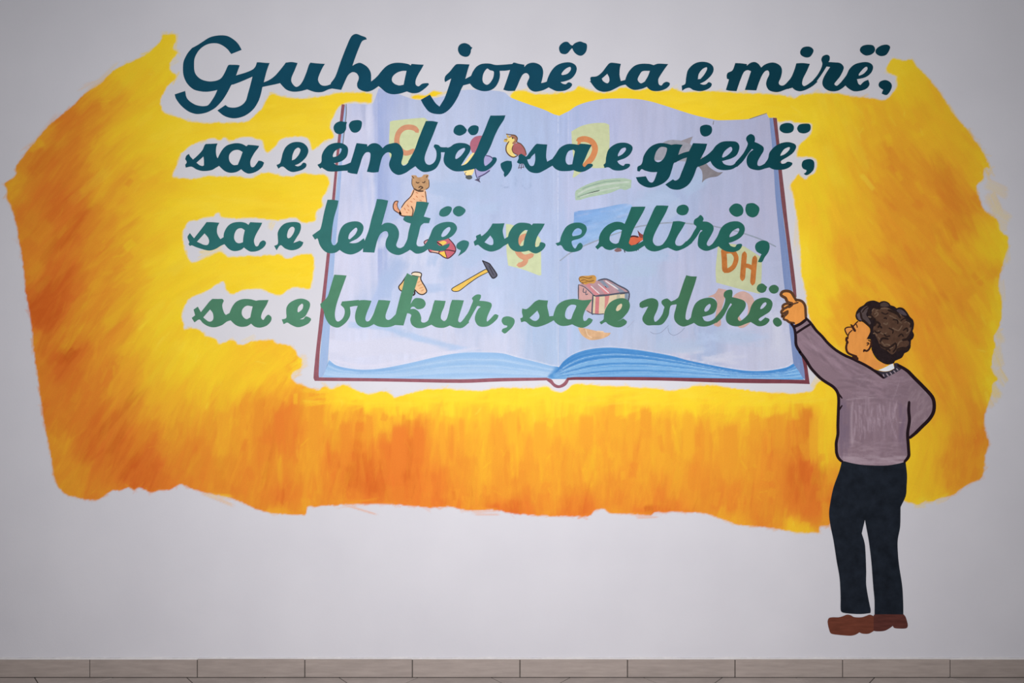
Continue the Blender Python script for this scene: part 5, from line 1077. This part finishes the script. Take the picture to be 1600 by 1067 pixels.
# sweater, brushed
SW = """@P1 270,470! 395,395! 440,430 500,510 620,640 700,710 790,765 870,800 1010,870 1100,925 1200,1000! 1230,990 1310,940 1370,905 1400,895 @P2 1150,200 1210,240 1280,310 1370,400 1450,490 1472,560 1466,640 1420,715 1350,785 1280,850
 1235,890! 1228,960 1230,1040 @P3 1085,500 1075,540 1040,585 990,605 850,630 700,632 560,625 440,605 360,585 310,575 275,520 262,440 264,350 280,150 @P2 550,640 565,580 560,520 545,450 500,395 430,350 370,305 290,220 240,140 200,80
 @P1 310,720 290,660 285,560 262,480!"""
cs = np.zeros((H, W, 3)); cs[:] = tone((124, 104, 114), 1370, 640)
for y in range(480, 740, 4): cs[y:y+4] = tone((124, 104, 114), 1350, y)
r2 = np.random.default_rng(9)
def swdab(x, y, L, w, a, c, al): dab(cs, x, y, L, w, a, tone(np.array(c) + r2.normal(0, 3), x, y), al, r2, dry=.65, bend=r2.uniform(-2, 2))
for k in range(240): swdab(r2.uniform(1312, 1420), r2.uniform(620, 725), r2.uniform(15, 45), r2.uniform(3, 8), 90 + r2.normal(0, 8), (128, 108, 119) if k % 2 else (116, 97, 108), .4)
for k in range(90): swdab(r2.uniform(1332, 1402), r2.uniform(632, 680), r2.uniform(12, 34), r2.uniform(1.2, 3), 90 + r2.normal(0, 7), (154, 135, 147), .75)
for k in range(46): swdab(r2.uniform(1315, 1410), r2.uniform(690, 712), r2.uniform(14, 40), r2.uniform(1.5, 4), r2.normal(0, 9), (142, 123, 133), .55)
for k in range(50): swdab(r2.uniform(1312, 1415), r2.uniform(712, 726), r2.uniform(20, 40), r2.uniform(3, 6), r2.normal(-2, 4), (150, 132, 142), .65)
for k in range(120):
    t_ = r2.uniform(0, 1); x = 1246 + 130 * t_; y = 522 + 88 * t_ ** 1.1 + r2.normal(0, 10)
    swdab(x, y, r2.uniform(20, 50), r2.uniform(2, 7), -42 + 18 * t_ + r2.normal(0, 6), (142, 120, 132) if k % 3 else (108, 90, 100), .55)
for k in range(80): swdab(r2.uniform(1320, 1420), r2.uniform(585, 630), r2.uniform(18, 44), r2.uniform(1.5, 6), -8 + r2.normal(0, 16), (140, 120, 131) if k % 2 else (114, 96, 106), .55)
for k in range(70): swdab(r2.uniform(1420, 1458), r2.uniform(600, 680), r2.uniform(12, 30), r2.uniform(2, 6), 60 + r2.normal(0, 20), (138, 120, 128) if k % 2 else (118, 100, 108), .5)
for x, y, L, w, a in ((1330, 660, 80, 5, 90), (1345, 622, 60, 2.5, 4), (1350, 619, 50, 2, 6), (1365, 595, 70, 2, -8), (1398, 640, 40, 2, 78), (1400, 610, 40, 2, 70), (1268, 535, 40, 2, -60), (1300, 560, 20, 2, -10), (1409, 660, 14, 2.5, 4), (1330, 688, 40, 2.5, -14)):
    swdab(x, y, L, w, a, (158, 140, 150), .8)
for k in range(40): swdab(r2.uniform(1311, 1326), r2.uniform(620, 710), r2.uniform(20, 50), r2.uniform(3, 7), 90 + r2.normal(0, 3), (108, 92, 108), .5)
for k in range(30): swdab(r2.uniform(1402, 1418), r2.uniform(640, 705), r2.uniform(14, 40), r2.uniform(2, 6), 90 + r2.normal(0, 6), (110, 92, 108), .5)
canvas_mesh('sweater', smooth(pts(SW), n=3), np.clip(cs, .01, .8), Y0 + .0003, canvas_mat('mauve_sweater_brushwork'), per, step=1.7)
# skin
skin = paint_mat('tan_skin_paint', paint_rgb((210, 139, 68), (1330, 530)), amp=.08, stretch=(1, 1, .35), scale=60)
shape('face', "930,418 970,418 1020,450 1052,490 1062,540 1032,592 1062,612 1072,650 1052,700 1080,720 1100,780 1150,830 1222,862 1212,882 1150,907 1100,910 1020,872 930,822 940,792 890,772 840,752 815,722 808,682 828,652 818,620 828,580 845,545 822,540 800,512 800,486 830,468 866,470 892,440", 'P1', Y0 + .0004, skin, per)
shape('hand', "150,103 200,93 240,113 272,150 312,193 352,208 382,240 388,320 394,388! 340,432 285,452! 260,432 220,427 180,402 150,372 133,312 145,260 170,235 200,222 180,172 150,152 128,140", 'P1', Y0 + .0004, skin, per)
lines('finger_line', [("292,200 270,160 240,114 200,98 152,104 131,135 152,156 180,172 202,212 252,226", 'P1', 3.51), ("245,238 312,216", 'P1', 2.03), ("296,188 350,205 382,250 389,320 392,388", 'P1', 3.24),
      ("240,236 190,230 152,250 158,282 202,262 242,240", 'P1', 3.10), ("162,288 136,312 150,334 205,306", 'P1', 3.10), ("150,338 143,366 178,350 205,320", 'P1', 2.97), ("170,352 160,390 192,400", 'P1', 2.70), ("188,398 222,424 272,432", 'P1', 2.97), ("200,225 232,222 250,240 215,270", 'P1', 2.70)],
      Y0 + .0006, paint_mat('brown_line_paint', paint_rgb((84, 56, 38), (1235, 480)), amp=.2), per, label='dark brown finger outlines')
# collar
shape('collar_shirt', "1145,922! 1220,890 1296,848! 1314,902! 1260,928 1200,934", 'P1', Y0 + .0004, paint_mat('white_shirt_paint', paint_rgb((204, 209, 214), (1385, 577)), amp=.08), per, label='white shirt collar')
shape('collar', "1085,905! 1150,927 1200,937 1260,931 1312,906! 1308,850! 1350,850 1395,900! 1368,922 1300,962 1240,992 1208,1012! 1165,985", 'P1', Y0 + .0005, paint_mat('charcoal_collar_paint', paint_rgb((48, 45, 55), (1385, 585)), amp=.15), per)
lines('collar_tick', [("1195,965 1205,990", 'P1', 1.4), ("1230,958 1250,982", 'P1', 1.6), ("1268,945 1285,966", 'P1', 1.6), ("1305,928 1322,945", 'P1', 1.6), ("1335,905 1350,922", 'P1', 1.4)], Y0 + .0006, paint_mat('grey_tick_paint', paint_rgb((138, 124, 134), (1385, 585))), per)
# hair
HAIR = """@P6 390,330 400,290 450,220 520,180 570,130 640,105 700,103 760,125 785,135! 820,115 880,112 940,140 970,180! 1030,200 1070,230! 1120,215 1180,230 1240,290 1290,370 1340,420 1360,490 1350,570 1335,610! 1360,670 1345,730 1310,765! 1305,830 1300,890 1260,950 1200,980!
 @P1 1392,790 1350,812 1320,825! 1300,852 1230,862 1150,822 1110,780 1080,722 1072,690 @P6 660,900 640,850 650,760 570,742! 600,690 630,620 620,560 560,500 490,450 460,457 430,437 400,410 385,360"""
shape('hair', HAIR, 'F', Y0 + .0006, paint_mat('black_hair_paint', paint_rgb((34, 25, 27), (1380, 520)), amp=.3, scale=50), per)
brown = paint_mat('brown_hair_paint', paint_rgb((74, 53, 42), (1390, 520)), amp=.22, scale=60)
shape('hair_crown', "700,255 800,222 900,212 1000,262 1100,312 1200,382 1290,470 1318,560 1280,660 1230,740 1275,790 1262,850 1180,900 1100,905 1000,1000 900,930 800,870 755,760 700,650 680,560 720,450 650,330", 'P6', Y0 + .0007, brown, per, label='brown brushed top of the hair')
shape('hair_lock', "480,262 572,190 602,240 562,330 602,400 642,482 602,502 522,440 472,340", 'P6', Y0 + .0007, paint_mat('grey_brown_lock_paint', paint_rgb((74, 62, 62), (1350, 490)), amp=.25), per)
shape('hair_lock', "412,330 465,300 468,380 500,432 440,422 415,372", 'P6', Y0 + .0007, paint_mat('grey_brown_lock_paint', paint_rgb((84, 74, 82), (1342, 495)), amp=.25), per)
shape('hair_lock', "800,160 860,130 920,150 940,190 880,205 810,200", 'P6', Y0 + .0007, paint_mat('grey_brown_lock_paint', paint_rgb((66, 54, 50), (1380, 475)), amp=.25), per)
shape('hair_lock', "1070,262 1130,245 1200,290 1240,350 1170,340 1100,300", 'P6', Y0 + .0007, paint_mat('grey_brown_lock_paint', paint_rgb((70, 60, 66), (1405, 487)), amp=.25), per)
lines('curl', [("500,300 540,240 600,200", 'P6', 1.6), ("470,300 490,400 560,470 610,520", 'P6', 2.6), ("600,250 620,330 680,390", 'P6', 2.8), ("690,220 780,240 800,200", 'P6', 2.2), ("930,260 1010,290 1090,330 1130,390", 'P6', 3.0),
      ("700,520 740,460 790,500 760,550", 'P6', 2.6), ("800,790 820,740 870,730 930,745", 'P6', 2.6), ("790,830 850,880 930,890 1000,850 1050,810", 'P6', 2.4), ("1170,760 1250,740 1290,690", 'P6', 3.2), ("1230,430 1310,470 1300,540", 'P6', 2.4),
      ("1080,930 1160,900 1250,910", 'P6', 4.0), ("1010,960 1060,890 1060,820", 'P6', 2.2), ("1140,440 1200,400 1260,420", 'P6', 1.6), ("860,400 890,390 900,410", 'P6', 2.2), ("800,530 820,560", 'P6', 2.4), ("880,930 930,910 960,940", 'P6', 2.2), ("650,420 700,400 720,450", 'P6', 2.0), ("1010,420 1080,430 1090,490", 'P6', 1.6), ("940,560 1010,600 1000,650", 'P6', 1.6), ("1180,600 1240,560 1250,620", 'P6', 1.8), ("860,660 900,700 960,690", 'P6', 1.8), ("1100,700 1150,660 1180,700", 'P6', 1.8), ("700,600 740,640 800,620", 'P6', 2.0), ("820,300 880,330 930,310", 'P6', 1.8)],
      Y0 + .0009, paint_mat('black_curl_paint', paint_rgb((40, 28, 25), (1380, 520)), amp=.2), per, label='dark painted curls')
lines('curl', [("720,280 790,240 900,235 980,270", 'P6', 1.6), ("700,330 740,300 760,330 720,370", 'P6', 1.6), ("850,480 900,500 920,470", 'P6', 1.8), ("760,600 840,660 900,640", 'P6', 1.4), ("860,850 900,830 960,850", 'P6', 1.8), ("1080,860 1120,790 1200,760", 'P6', 1.6),
      ("1000,560 1100,600 1160,520", 'P6', 1.5), ("1100,320 1140,350 1110,380", 'P6', 1.6), ("660,280 690,240 740,240", 'P6', 1.6), ("1230,650 1290,600 1280,560", 'P6', 1.4), ("760,710 830,800 880,860", 'P6', 1.4), ("680,650 720,650 740,690", 'P6', 1.6), ("950,350 1050,400 1150,480", 'P6', 1.4),
      ("1200,470 1250,450 1290,500", 'P6', 1.2), ("600,370 640,380", 'P6', 2.0), ("900,900 960,900 1010,880", 'P6', 1.4)],
      Y0 + .0008, paint_mat('light_brown_curl_paint', paint_rgb((96, 76, 62), (1385, 520)), amp=.2), per, label='lighter brown painted curls')
# face lines
lines('face_line', [("425,448 385,488 350,530", 'P6', 1.59), ("315,545 250,548 213,572 216,612 250,682", 'P6', 1.59), ("332,595 282,640 262,690 260,740", 'P6', 1.46), ("242,716 234,760 252,800 234,822", 'P6', 2.93), ("240,830 230,880 240,940 272,982 340,1012 405,1032", 'P6', 2.68),
      ("322,518 350,565 380,612", 'P6', 3.17), ("305,505 340,525", 'P6', 1.71), ("385,488 408,518 414,552", 'P6', 1.34), ("598,762 636,782", 'P6', 1.46), ("642,800 640,850 610,912 570,942 530,925 522,952", 'P6', 2.44), ("575,812 602,808 606,832", 'P6', 1.71), ("578,850 592,830", 'P6', 1.46),
      ("345,1015 375,1050 420,1075", 'P6', 4.15), ("640,760 655,860", 'P6', 1.71)], Y0 + .0009, paint_mat('dark_brown_line_paint', paint_rgb((56, 32, 24), (1330, 530)), amp=.15), per)
lines('outline_stroke', [("@P1 392,380 440,430 500,510 560,570 620,640 700,710 790,765 870,800 930,830 1010,870 1100,925 1200,1002", 'F', 3.42),
      ("@P1 238,438 268,480 284,560 290,660 330,730 @P2 180,60 240,140 290,220 370,305 430,350 500,395 542,450 553,520 550,620 545,760 545,850 530,930 530,990 @P3 266,490 284,540 312,575 332,587", 'F', 3.66),
      ("545,450 585,505", 'P2', 1.95), ("555,622 585,575", 'P2', 1.95), ("1125,188 1210,240 1280,310 1370,400 1450,490 1470,560 1462,640 1420,710 1350,780 1290,840 1235,885", 'P2', 4.39),
      ("@P2 1230,540 1225,620 1232,720 1215,840 1222,960 1225,1010 @P3 1084,515 1070,548 1035,590", 'F', 3.90), ("285,540 360,490 442,440", 'P1', 2.93), ("262,472 330,442 394,394", 'P1', 3.66)],
      Y0 + .0010, blk, per, label='bold black outlines of sleeves and sweater')
